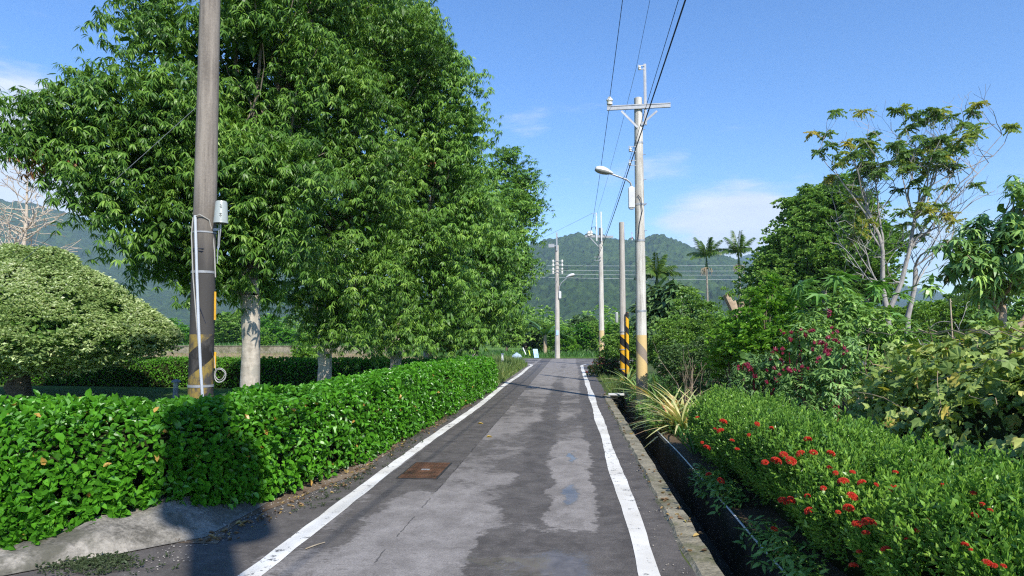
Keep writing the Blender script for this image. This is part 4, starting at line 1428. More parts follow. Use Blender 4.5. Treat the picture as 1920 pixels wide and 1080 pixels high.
def left_pole():
    Y = 8.2
    b = at(376, 740, Y); X = b.x
    top = at(394, 0, Y)
    lean = ((top.x - b.x) / (top.z - b.z), 0)
    X0 = b.x - lean[0] * b.z
    root = empty('utility_pole', (X0, Y, 0), 'thick weathered grey pole with meter can and cables behind the hedge', 'utility pole', 'utility poles along the road')
    H = 8.4
    r0, r1 = .152, .112
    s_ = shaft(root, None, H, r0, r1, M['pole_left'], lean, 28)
    R = lambda z: r0 + (r1 - r0) * z / H
    ax = lambda z: X0 + lean[0] * z

    def surf(px, py, extra=.012):
        """point of the shaft's near surface under an image direction"""
        p = at(px, py, Y - .14)
        dx = max(-.99, min(.99, (p.x - ax(p.z)) / (R(p.z) + extra)))
        yy = Y - math.sqrt(1 - dx * dx) * (R(p.z) + extra)
        q = at(px, py, yy)
        return q
    MB().tube([surf(366, 404, .02), surf(367, 440, .02), surf(369, 510, .02), surf(372, 600, .02), surf(376, 690, .02), surf(380, 748, .02), surf(382, 800, .02)], .017, 8).build('conduit', M['conduit'], root, True)
    mb = MB()
    for py, hh in ((437, .02), (511, .03), (723, .03)):
        z = at(376, py, Y).z
        mb = MB(); ring_band(mb, ax(z), Y, z, R(z), hh, .006, 28); mb.build('strap', M['strap'], root, True)
    MB().tube([surf(380, 745), surf(362, 520, .03), surf(359, 440, .03), surf(362, 408, .03), surf(374, 402, .03), surf(392, 412, .03), surf(399, 440, .03), surf(402, 470, .04), surf(404, 520, .05)], .008, 6).build('cable', M['cable_grey'], root, True)
    MB().tube([surf(361, 469), surf(378, 471), surf(396, 472), surf(405, 473)], .006, 5).tube([surf(361, 466), surf(380, 466), surf(396, 470)], .005, 5).build('tie_wire', M['wire_black'], root, True)
    MB().tube([surf(372, 570), surf(385, 605), surf(393, 640), surf(399, 668)], .006, 5).build('drop_cable', M['wire_black'], root, True)
    for a, bb in ((547, 600), (660, 690)):
        p, q = at(403.5, a, Y - .02), at(403, bb, Y - .02)
        MB().tube([p, q], .014, 8).build('yellow_guard', M['yellow'], root, True)
    # loose coil of cable on the right flank
    mb = MB()
    c = at(412, 702, Y - .03)
    for k, rr in ((0, .062), (1, .075), (2, .07)):
        pts = [c + Vector((math.cos(a) * rr * 1.0 + .006 * k, .012 * math.sin(a * 2 + k) - .01 * k, math.sin(a) * rr * 1.15 - .008 * k)) for a in [TAU * i / 22 for i in range(23)]]
        mb.tube(pts, .0055, 5, False)
    mb.tube([at(402, 668, Y - .03), at(403, 685, Y - .03), at(405, 697, Y - .03)], .0055, 5)
    mb.build('cable_coil', M['cable_grey'], root, True)
    # can on its bracket
    cc = at(414.5, 398, Y - .08)
    h = .285
    can = MB().lathe([(0, -h / 2 + .03), (.083, -h / 2 + .03), (.086, -h / 2), (.09, -h / 2 + .004), (.085, -h / 2 + .03), (.072, h / 2 - .03), (.066, h / 2 - .008), (.05, h / 2), (0, h / 2 + .002)], cc, 28).build('meter_can', M['grey_metal'], root, True)
    def mark(st, u, v, w, hh, rot=0):
        a = math.radians(-90 + u); z = v
        r = .0785 - (z) * (.0135 / .225) + .0012
        st.box(cc + Vector((math.cos(a) * r, math.sin(a) * r, z)), (w, .002, hh), Matrix.Rotation(a + math.pi / 2, 3, 'Z') @ Matrix.Rotation(rot, 3, 'Y'))
    # two brushed characters, one above the other
    top_strokes = ((22, .085, .018, .004, .5), (27, .076, .016, .004, -.6), (22, .062, .02, .004, .2), (29, .058, .004, .022, .1), (24, .046, .014, .004, .7), (31, .044, .014, .004, -.8))
    low_strokes = ((22, -.03, .024, .004, 0), (28, -.026, .018, .004, .1), (25, -.045, .004, .034, .15), (20, -.052, .018, .004, -.8), (31, -.05, .02, .004, .8), (27, -.068, .004, .02, -.2))
    for strokes in (top_strokes, low_strokes):
        st = MB()
        for q_ in strokes: mark(st, *q_)
        m_ = st.build('painted_mark', M['ink'], None)
        m_.parent = can
        m_.matrix_parent_inverse = Matrix.Identity(4)
    MB().lathe([(.022, 0), (.022, .03)], cc + Vector((.0, 0, -h / 2 - .005)), 10).tube([cc + Vector((.0, 0, -h / 2)), cc + Vector((.0, .0, -h / 2 - .10)), cc + Vector((-.02, .02, -h / 2 - .18)), cc + Vector((-.03, .03, -h / 2 - .3))], .009, 7)\
        .tube([cc + Vector((-.02, 0, -h / 2)), cc + Vector((-.025, 0, -h / 2 - .16)), cc + Vector((-.045, .03, -h / 2 - .5))], .006, 6)\
        .box(cc + Vector((-.07, .04, -h / 2 - .07)), (.08, .03, .03)).build('bracket', M['galv'], root, True)
    return X0, lean


XL, LEAN_L = left_pole()


def rear_pole():
    """the next pole of the line, behind the viewer: carries the wires that pass overhead and throws the broad shadow on the hedge"""
    X, Y = 1.70, -2.6
    root = empty('utility_pole', (X, Y, 0), 'thick pole with drum transformers that carries the overhead wires', 'utility pole', 'utility poles along the road')
    shaft(root, None, 11.6, .20, .15, M['pole_main'])
    MB().bar((X - .9, Y + .2, 11.1), (X + .9, Y + .2, 11.1), .08, .11).build('crossarm', M['galv'], root)
    for dx, dy in ((-.24, .14), (.30, -.05)):
        MB().lathe([(.24, 8.35), (.26, 8.4), (.26, 9.6), (.22, 9.67), (.1, 9.72)], (X + dx * 1.0, Y + dy, 0), 20).build('transformer', M['grey_metal'], root, True)


rear_pole()

# ================================================================== WIRES
GW = 'overhead wires along the road poles'


def wire(label, a, b, r, mat, sag=.02, n=14, group=GW):
    a, b = Vector(a), Vector(b)
    L = (b - a).length
    pts = [a.lerp(b, i / n) - Vector((0, 0, 4 * sag * L * (i / n) * (1 - i / n) * .25)) for i in range(n + 1)]
    return tag(MB().tube(pts, r, 5).build('overhead_wire', mat, None, True), label, 'wire', group)


yf = 16.48
A1 = at(1143, 186, yf); A2 = at(1193, 127, yf); A3 = at(1184, 289, yf - .05); A4 = at(1181, 311, yf - .05)
YB = -2.4
wire('thin black wire from the left insulator of the crossarm up past the top edge', A1, (1.25, YB, 11.2), .0075, M['wire_black'], .02)
wire('thin wire from the top bracket of the crossarm pole up past the top edge', A2, (1.95, YB, 11.2), .0045, M['wire_black'], .005)
wire('thin wire from the upper side rack of the crossarm pole passing overhead', A3, (1.55, YB, 6.75), .0055, M['wire_black'], .01)
wire('thickest black cable from the lower side rack of the crossarm pole passing overhead', A4, (1.56, YB, 6.3), .012, M['wire_black'], .01)
YF2 = 37.3
wire('black wire from the crossarm insulator down to the pole behind the red-leaved shrub', A1 + Vector((0, .1, -.1)), at(1107, 437, YF2), .0075, M['wire_black'], .04)
wire('faint wire from the top bracket down to the upright of the farther pole', A2, at(1119, 402, YF2), .005, M['wire_grey'], .03)
wire('thin wire from the upper side rack down to the farther pole rack', A3, at(1117, 484, YF2), .0055, M['wire_black'], .03)
wire('thick cable from the lower side rack down to the farther pole rack', A4, at(1117, 489, YF2), .012, M['wire_black'], .03)
wire('wire from the farther pole to the slender pole at the road end', at(1117, 489, YF2), at(1052, 505, 49.2), .010, M['wire_black'], .05)
wire('thin wire sloping left from the farther pole above the hill', at(1110, 400, YF2), at(880, 500, 70), .008, M['wire_grey'], .03)
for i, (ya, yb, nm) in enumerate(((493, 494, 'topmost'), (500, 506, 'second'), (507, 514, 'third'), (513, 523, 'lowest'))):
    wire('%s of the four pale wires running level across the wooded hill' % nm, at(860, ya + 3, 49.3), at(1560, yb, 56), .008, M['wire_pale'], .02, 20, 'level wires crossing in front of the hill')
z_ = at(367, 205, 8.2).z
wire('thin guy wire slanting left from the thick weathered pole into the big tree', (XL + LEAN_L[0] * z_ - .13, 8.15, z_), at(40, 492, 9.6), .0045, M['wire_grey'], .01, 10, 'guy wires')

# ================================================================== RIGHT SIDE
def ixora():
    rng = np.random.default_rng(14)
    pts = [(2.12, 1.6, .56, .78, .38), (2.08, 3, .54, .78, .38), (2.06, 5, .50, .78, .38), (2.02, 7.5, .46, .78, .34), (1.95, 9.2, .42, .70, .25), (2.0, 9.9, .26, .5, .1)]
    root = empty('flowering_hedge', (1.95, 6, 0), 'low flowering hedge with red blossom clusters along the right ditch', 'hedge')
    hedge_core('twigs', [(a, b_, c - .1, d_, .0) for a, b_, c, d_, e_ in pts], .15, M['twig_core'], root, e=.5, seed=15)
    N = 24000
    wf = lambda P: 1 + 0 * P[:, 1]
    pos, nor, b = hedge_surface(rng, pts, N, e=.5, bumps=.24, seed=15, wfun=wf)
    kp = fbm(pos * 3.5, 2, 44) + rng.normal(0, .05, N) > .33
    pos, nor, b = pos[kp], nor[kp], b[kp]; N = len(pos)
    k = 10
    ax = nrm(nor * .55 + UP * .8 + rng.normal(0, .18, (N, 3)))
    st = rng.uniform(-.11, .03, N) + np.maximum(0, rng.normal(0, .055, N))
    az = np.arange(k)[None] * 2.4 + rng.uniform(0, TAU, (N, 1))
    el = np.linspace(.35, 1.3, k)[None] + rng.normal(0, .15, (N, k))
    e1 = nrm(np.cross(ax, rng.normal(0, 1, (N, 3)))); e2 = np.cross(ax, e1)
    d = (e1[:, None] * (np.cos(az) * np.cos(el))[..., None] + e2[:, None] * (np.sin(az) * np.cos(el))[..., None] + ax[:, None] * np.sin(el)[..., None]).reshape(-1, 3)
    hgt = np.linspace(-.08, .05, k)[None] + st[:, None]
    p = (pos[:, None] + ax[:, None] * hgt[..., None]).reshape(-1, 3)
    n = np.repeat(ax, k, 0) + rng.normal(0, .25, (N * k, 3)) - d * .3
    L = rng.uniform(.024, .044, N * k)
    var = np.clip(np.repeat(rng.normal(.42, .14, N), k) + np.tile(np.linspace(-.15, .28, k), N) + rng.normal(0, .08, N * k), 0, 1)
    leaf_cloud('foliage', M['ixora_leaf'], p, d, n, L, L * .36, var, T_DIAM, root)
    # blossom clusters
    fr = np.random.default_rng(2)
    m = 46
    fd = nrm(np.stack([fr.normal(0, 1, m), fr.normal(0, 1, m), np.abs(fr.normal(0, .9, m)) + .12], 1))
    P, D, Nn = [], [], []
    for q in fd:
        e1 = nrm(np.cross(q, fr.normal(0, 1, 3))); e2 = np.cross(q, e1)
        for a in range(4):
            P.append(q * .034 * np.array([1, 1, .8])); D.append(math.cos(a * math.pi / 2) * e1 + math.sin(a * math.pi / 2) * e2 + q * .25); Nn.append(q)
    P, D, Nn = np.array(P), np.array(D), np.array(Nn)
    proto = leaf_cloud('blossom', M['flower_red'], P, D, Nn, .016, .010, fr.uniform(0, 1, len(P)), T_DIAM, None)
    spots = [(1356, 812), (1322, 832), (1331, 842), (1388, 846), (1312, 786), (1335, 890), (1358, 902), (1425, 800), (1453, 808), (1521, 830), (1508, 856), (1532, 855), (1565, 857), (1607, 892), (1687, 894),
             (1590, 910), (1552, 922), (1492, 942), (1522, 936), (1527, 963), (1477, 944), (1581, 966), (1607, 938), (1600, 960), (1635, 985), (1634, 1006), (1617, 990), (1645, 987), (1622, 1040), (1612, 1065), (1684, 924),
             (1652, 916), (1771, 917), (1779, 920), (1833, 936), (1850, 957), (1866, 968), (1838, 977), (1693, 997), (1711, 1018), (1731, 1002), (1750, 985), (1822, 1030), (1833, 1040), (1878, 1070), (1895, 1072), (1865, 1065), (1460, 993),
             (1672, 1038), (1410, 820), (1441, 872), (1378, 830), (1361, 795), (1476, 858), (1490, 870), (1345, 808), (1462, 870), (1563, 883), (1625, 912), (1575, 893)]
    Pd, L_ = path_dense(pts)
    sec = section(1, 1, 0, 40, .5)
    T_ = nrm(np.gradient(Pd[:, :2], axis=0)); S_ = np.stack([T_[:, 1], -T_[:, 0]], 1)
    surf = np.concatenate([np.stack([Pd[:, 0] + S_[:, 0] * Pd[:, 2] * sx, Pd[:, 1] + S_[:, 1] * Pd[:, 2] * sx, Pd[:, 4] + (Pd[:, 3] - Pd[:, 4]) * sz], 1) for sx, sz in sec if sx < .95])
    cam = np.array([0, 0, 1.6])
    dirs = nrm(surf - cam)
    first = True
    for i, (px, py) in enumerate(spots):
        q = nrm(np.array(ray(px, py)))
        ang = dirs @ q
        dist = np.linalg.norm(surf - cam, axis=1)
        cand = np.where(ang > np.cos(.035))[0]
        if len(cand) == 0: cand = np.array([np.argmax(ang)])
        j = cand[np.argmin(dist[cand])]
        dd = dist[j]
        loc = cam + q * dd + nrm(surf[j] - np.array([2.04, surf[j][1], .35])) * .03
        o = proto if first else proto.copy()
        if not first: COL.objects.link(o)
        first = False
        o.parent = root; o.matrix_parent_inverse = root.matrix_world.inverted()
        o.location = loc
        s = (.38 + .55 * random.Random(i).random()) * (.8 if loc[1] < 4.2 else 1) * (.75 if loc[0] > 1.9 else 1.1) * (.62 if px > 1690 else 1)
        o.scale = (s, s, s * .9)
        o.rotation_euler = (random.Random(i + 50).uniform(-.5, .3), random.Random(i + 90).uniform(-.6, .1), i * 1.3)


ixora()


def vine_wall():
    rng = np.random.default_rng(16); pr = random.Random(16)
    pts = [(4.6, 1.2, 1.7, 1.60, -.1), (4.55, 3.5, 1.65, 1.60, -.1), (4.5, 5.5, 1.6, 1.62, -.1), (4.3, 7.4, 1.4, 1.60, -.1), (4.1, 8.6, 1.0, 1.45, -.1)]
    root = empty('vine_thicket', (3.5, 5, 0), 'tangled wall of yellowing vine leaves behind the red flowering hedge', 'vines')
    hedge_core('tangle', pts, .22, M['twig_core'], root, e=1.0, bumps=.15, seed=19)
    N = 15000
    pos, nor, b = hedge_surface(rng, pts, N, e=.999, bumps=.22, seed=19)
    keep = fbm(pos * 1.9, 2, 77) > .36
    pos, nor, b = pos[keep], nor[keep], b[keep]; N = len(pos)
    pos = pos + nor * rng.uniform(-.22, .08, N)[:, None]
    d = nrm(nrm(rng.normal(0, 1, (N, 3))) * .9 + nor * .35 - UP * .45)
    n = nor * .8 + UP * .45 + rng.normal(0, .42, (N, 3))
    L = rng.uniform(.05, .125, N)
    var = np.clip(rng.normal(.44, .22, N) + (pos[:, 2] - .9) * .12, 0, 1)
    sel = rng.random(N) < .07; var[sel] = rng.uniform(.9, 1.15, sel.sum())
    leaf_cloud('foliage', M['vine_leaf'], pos, d, n, L, L * rng.uniform(.9, 1.1, N), var, T_VINE, root)
    M2 = 9000
    p2, n2, b2 = hedge_surface(rng, pts, M2, e=.999, bumps=.22, seed=19)
    p2 = p2 + n2 * rng.uniform(-.18, .05, M2)[:, None]
    L = rng.uniform(.03, .06, M2)
    leaf_cloud('small_leaves', M['vine_leaf'], p2, nrm(rng.normal(0, 1, (M2, 3)) - UP * .3), n2 + rng.normal(0, .5, (M2, 3)), L, L * .6, np.clip(rng.normal(.5, .25, M2), 0, 1), T_DIAM, root)
    mb = MB()
    q, qn, _ = hedge_surface(rng, pts, 110, e=.999, bumps=.22, seed=19)
    for i in range(110):
        p = Vector(q[i] + qn[i] * .05)
        dd = Vector((pr.uniform(-.3, .3), pr.uniform(-1, 1), pr.uniform(-.5, .3))).normalized()
        L = pr.uniform(.3, 1.1)
        pp = [p + dd * L * u + Vector((0, 0, -.12 * L * math.sin(u * math.pi) + pr.uniform(-.02, .02))) + Vector((pr.uniform(-.03, .03), 0, 0)) for u in np.linspace(-.5, .5, 7)]
        mb.tube(pp, pr.uniform(.002, .006), 4, False)
    for i in range(15):  # dry runners lying along the top
        y = pr.uniform(3, 8); z = 1.6 + pr.uniform(-.02, .05); x = 4.0 + pr.uniform(-.7, .4)
        pp = [Vector((x + pr.uniform(-.06, .06), y + u, z + pr.uniform(-.04, .04))) for u in np.linspace(-.6, .6, 8)]
        mb.tube(pp, pr.uniform(.003, .007), 4, False)
    tag(mb.build('stems', M['dry_stem'], root), kind='stuff')


vine_wall()


def shrub(name, label, Y, lobes, mat, dens, k, L, W, seed, T=T_DIAM, cat='shrub', group=None, stem=M['brown_bark'], base=None, **kw):
    rng = np.random.default_rng(seed); pr = random.Random(seed)
    lb = px_lobes(lobes, Y, rng, .8)
    cx = float(np.mean([c[0] for c, r in lb]))
    b = Vector((cx, Y, 0)) if base is None else Vector(base)
    root = empty(name, b, label, cat, group)
    mb = MB()
    for c, r in lb:
        for _ in range(2):
            e = Vector(c) + Vector([pr.uniform(-.4, .4) for _ in range(3)]) * r
            limb(mb, b + Vector((pr.uniform(-.15, .15), pr.uniform(-.1, .1), -.05)), e, .022 + .012 * r, .005, pr, .05, 5, 5)
    mb.build('stem', stem, root, True)
    kw.setdefault('inner', 22)
    tree_crown('crown', mat, lb, dens, k, L, W, rng, root, T=T, seed=seed, **kw)
    return root


# shrubs behind the poles
shrub('shrub', 'red-leaved shrub at the foot of the pole with two uprights', 27, [(1130, 690, 22), (1112, 700, 14), (1150, 690, 20), (1135, 710, 16), (1158, 705, 14)], M['croton_leaf'], 70, 6, .10, .35, 201, droop=.1, thr=.3)
shrub('shrub', 'green shrub filling the gap behind the striped bare pole', 29, [(1150, 650, 26), (1190, 645, 26), (1140, 675, 22), (1185, 680, 24), (1215, 660, 24), (1165, 625, 16), (1195, 700, 20)], M['mid_leaf'], 55, 7, .11, .42, 202, droop=.1, thr=.3)
shrub('shrub', 'fine-leaved olive green shrub right of the nearest crossarm pole', 18.5, [(1300, 590, 42), (1330, 600, 40), (1265, 630, 42), (1310, 650, 50), (1345, 650, 40), (1290, 560, 24), (1240, 660, 34)], M['mid_leaf'], 75, 8, .085, .33, 203, droop=.05, thr=.33)
shrub('shrub', 'low dark shrub in the shade behind the striped straplike plants', 16.0, [(1265, 690, 34), (1300, 695, 40), (1340, 700, 45), (1330, 660, 36), (1265, 670, 32), (1375, 690, 40)], M['dark_leaf'], 95, 7, .075, .42, 204, droop=.1, thr=.34)
make_tree('broad_leaf_tree', 'dark broad-leaved tree rising between the nearest crossarm pole and the twin palms', 25, 1245, [(1235, 560, 28), (1270, 560, 32), (1215, 590, 28), (1255, 595, 32), (1290, 585, 28), (1230, 620, 30)],
          M['dark_leaf'], 22, 7, .34, .38, 205, .08, 1.2, M['brown_bark'], backs=False, T=T_LANCE, droop=.35, thr=.3)
shrub('citrus_shrub', 'bright green young shrub with upright shoots behind the red-fruited bushes', 13.6, [(1440, 560, 30), (1425, 600, 38), (1465, 600, 36), (1400, 635, 36), (1450, 650, 45), (1490, 640, 40), (1375, 660, 34), (1445, 530, 14), (1410, 560, 16)],
      M['bright_leaf'], 60, 8, .10, .40, 206, T=T_OVAL, droop=-.25, out=.5, thr=.38)
shrub('citrus_shrub', 'bright green low bush left of the red-fruited bushes', 14.2, [(1360, 640, 34), (1385, 610, 30), (1350, 680, 34), (1400, 670, 34)], M['bright_leaf'], 55, 8, .10, .40, 207, T=T_OVAL, droop=-.1, thr=.38)
shrub('bush', 'leafy green bush between the papaya and the vine thicket', 12.5, [(1560, 600, 40), (1600, 610, 40), (1530, 620, 36), (1640, 610, 34), (1585, 570, 26), (1620, 660, 40), (1575, 690, 44), (1660, 640, 36), (1690, 625, 30), (1640, 700, 40), (1530, 680, 40)], M['mid_leaf'], 60, 7, .11, .38, 208, T=T_LANCE, droop=.2, thr=.35)
shrub('bush', 'green bush behind the pale forked trunks', 20, [(1720, 600, 34), (1760, 595, 34), (1800, 585, 40), (1840, 600, 34), (1690, 605, 26), (1820, 555, 26)], M['mid_leaf'], 50, 7, .12, .4, 209, droop=.2, thr=.35)
shrub('bush', 'dark green bush at the right edge beneath the mango tree', 11.5, [(1870, 590, 40), (1920, 590, 50), (1960, 600, 50), (1840, 610, 26)], M['mid_leaf'], 60, 7, .12, .35, 210, T=T_LANCE, droop=.2, thr=.35)

# red-fruited bushes (roselle)
GR = 'red-fruited bushes behind the flowering hedge'


def roselle(label, Y, lobes, seed, fruits):
    root = shrub('roselle_bush', label, Y, lobes, M['roselle_leaf'], 75, 6, .11, .26, seed, T=T_LANCE, group=GR, stem=M['calyx_red'], droop=.25, thr=.36, inner=30)
    pr = random.Random(seed)
    mb = MB()
    mb.lathe([(.0, -.018), (.012, -.012), (.015, 0), (.011, .014), (.004, .028), (0, .034)], (0, 0, 0), 6)
    for a in range(5):
        aa = a * TAU / 5
        mb.bar((math.cos(aa) * .013, math.sin(aa) * .013, -.01), (math.cos(aa) * .022, math.sin(aa) * .022, .03), .008, .003)
    proto = None
    for i, (px, py) in enumerate(fruits):
        for q in range(3):
            p = at(px + pr.uniform(-13, 13), py + pr.uniform(-8, 8), Y - .55 + pr.uniform(-.15, .1))
            if proto is None:
                proto = mb.build('calyx', M['calyx_red'], root, True); o = proto
            else:
                o = proto.copy(); COL.objects.link(o); o.parent = root; o.matrix_parent_inverse = root.matrix_world.inverted()
            o.location = p; s = pr.uniform(.85, 1.45); o.scale = (s, s, s)
            o.rotation_euler = (pr.uniform(-.9, .9), pr.uniform(-.9, .9), pr.uniform(0, 6))


roselle('red-fruited bush at the left of its group, beside the bright green low bush', 11.8, [(1420, 690, 36), (1400, 720, 30), (1450, 700, 36), (1400, 680, 24), (1440, 740, 34)], 221,
        [(1410, 690), (1440, 660), (1455, 672), (1392, 695), (1425, 700), (1465, 690), (1405, 685), (1450, 735), (1448, 720)])
roselle('tallest red-fruited bush, in the middle of its group', 11.3, [(1490, 650, 40), (1520, 640, 40), (1470, 690, 44), (1530, 690, 44), (1560, 660, 36), (1500, 730, 44), (1500, 620, 20)], 222,
        [(1475, 628), (1490, 632), (1500, 625), (1530, 626), (1537, 640), (1548, 640), (1535, 655), (1510, 690), (1480, 690), (1470, 695), (1455, 660), (1545, 650), (1560, 620)])
roselle('red-fruited bush at the right of its group, against the vine thicket', 10.6, [(1570, 680, 36), (1590, 650, 24), (1550, 720, 40), (1540, 770, 30)], 223, [(1572, 640), (1540, 660), (1545, 665), (1530, 675), (1580, 660), (1548, 590)])


def stalk_plant():
    pr = random.Random(31)
    b = at(1290, 630, 13.2); base = Vector((b.x, 13.2, 0))
    mb = MB(); tips = []
    for i in range(9):
        grow(mb, base + Vector((pr.uniform(-.08, .08), pr.uniform(-.06, .06), 0)), Vector((pr.uniform(-.35, .35), pr.uniform(-.3, .2), 1)).normalized(), pr.uniform(.5, .8), .016, 2, pr, tips, .3, .4, .6, (1, 2), .004)
    tag(mb.build('dry_stalks', M['dry_bark']), 'clump of bare dry stalks rising behind the straplike striped plants', 'plant')


stalk_plant()


def strap_plants():
    spots = [((1262, 772, 11.6), .80, 70, .62, 'striped yellow and red straplike plant in front of the flowering hedge end'),
             ((1222, 745, 15.6), .70, 60, .40, 'pale green straplike plant right at the foot of the nearest crossarm pole'),
             ((1236, 785, 12.6), .66, 60, .52, 'arching yellow straplike plant hanging over the ditch'),
             ((1305, 752, 12.6), .70, 60, .66, 'orange tipped straplike plant behind the others, nearest the dry stalks'),
             ((1172, 728, 18.4), .55, 44, .42, 'sparse straplike plant at the left foot of the nearest crossarm pole'),
             ((1148, 710, 22.0), .65, 40, .28, 'grey green spiky plant at the foot of the striped bare pole'),
             ((1262, 752, 13.8), .70, 60, .56, 'red tinged straplike plant close behind the arching yellow one')]
    for i, ((px, py, Y), L, n, vm, lab) in enumerate(spots):
        rng = np.random.default_rng(300 + i)
        b = at(px, py, Y)
        base = np.array([max(b.x, 1.62) + .14, Y, .03])
        az = np.arange(n) * 2.4 + rng.uniform(0, .5, n)
        el = np.linspace(.35, 1.35, n) + rng.normal(0, .08, n)
        d = np.stack([np.cos(az) * np.cos(el), np.sin(az) * np.cos(el), np.sin(el)], 1)
        p = base + d * .03
        ln = L * rng.uniform(.75, 1.2, n)
        var = np.clip(rng.normal(vm, .2, n), 0, 1)
        o = leaf_cloud('strap_plant', M['brom_leaf'], p, d, UP + 0 * d + rng.normal(0, .1, (n, 3)), ln, .048 * rng.uniform(.8, 1.2, n), var, T_STRAP, None)
        tag(o, lab, 'plant', 'straplike plants along the right ditch')


strap_plants()


def papaya(px, Y, top_py, label, seed, n=15):
    rng = np.random.default_rng(seed); pr = random.Random(seed)
    b = at(px, 630, Y); base = Vector((b.x, Y, 0)); top = at(px, top_py, Y)
    root = empty('papaya_tree', base, label, 'tree', 'papaya trees')
    MB().tube([base + Vector((0, 0, -.1)), base.lerp(top, .5) + Vector((.04, 0, 0)), top], [.075, .06, .045], 9).build('trunk', M['grey_bark'], root, True)
    mb = MB(); P, D, Nn, L = [], [], [], []
    for i in range(n):
        a = i * 2.4; el = .9 - 1.3 * i / n
        d = Vector((math.cos(a) * math.cos(el), math.sin(a) * math.cos(el), math.sin(el)))
        s = top - Vector((0, 0, .03 * i)); e = s + d * pr.uniform(.45, .7) - Vector((0, 0, .05))
        mb.tube([s, s.lerp(e, .5) + Vector((0, 0, .05)), e], [.012, .009, .006], 5, False)
        for q in range(3):
            P.append(e - d * .08 + Vector([pr.uniform(-.06, .06) for _ in range(3)])); dd = Vector((d.x, d.y, -.15 + pr.uniform(-.3, .2))) + Vector([pr.uniform(-.5, .5) for _ in range(3)]); D.append(dd)
            Nn.append(Vector((d.x * .3, d.y * .3, 1)) + Vector([pr.uniform(-.3, .3) for _ in range(3)])); L.append(pr.uniform(.26, .42))
    mb.build('leaf_stalks', M['palm_leaf'], root, True)
    m = len(P)
    leaf_cloud('leaves', M['papaya_leaf'], np.array(P), np.array(D), np.array(Nn), np.array(L), np.array(L), np.clip(rng.normal(.5, .2, m), 0, 1), T_PAPAYA, root)


papaya(1545, 13.5, 545, 'papaya tree with large cut leaves in front of the dense dark tree', 41, 18)
papaya(1625, 14.5, 560, 'papaya tree beside the left pale forked trunk', 42, 14)
papaya(1490, 15.5, 570, 'small papaya tree left of the other two, over the bright young shrub', 43, 12)

make_tree('dense_tree', 'dense dark tree standing left behind the sparse yellowing tree', 33, 1550,
          [(1500, 455, 50), (1560, 405, 58), (1610, 460, 60), (1540, 500, 70), (1460, 530, 46), (1570, 360, 40), (1450, 490, 30), (1600, 540, 60), (1500, 560, 55), (1440, 565, 40), (1640, 520, 45), (1530, 430, 45), (1560, 570, 50), (1500, 395, 34), (1465, 450, 36), (1440, 510, 36), (1610, 400, 44), (1650, 450, 40), (1530, 375, 30)],
          M['mid_leaf'], 6, 10, .17, .42, 250, .2, 1.8, M['brown_bark'], T=T_DIAM, droop=.15, thr=.36, clump=1.0, twig=.42, shell=.35)


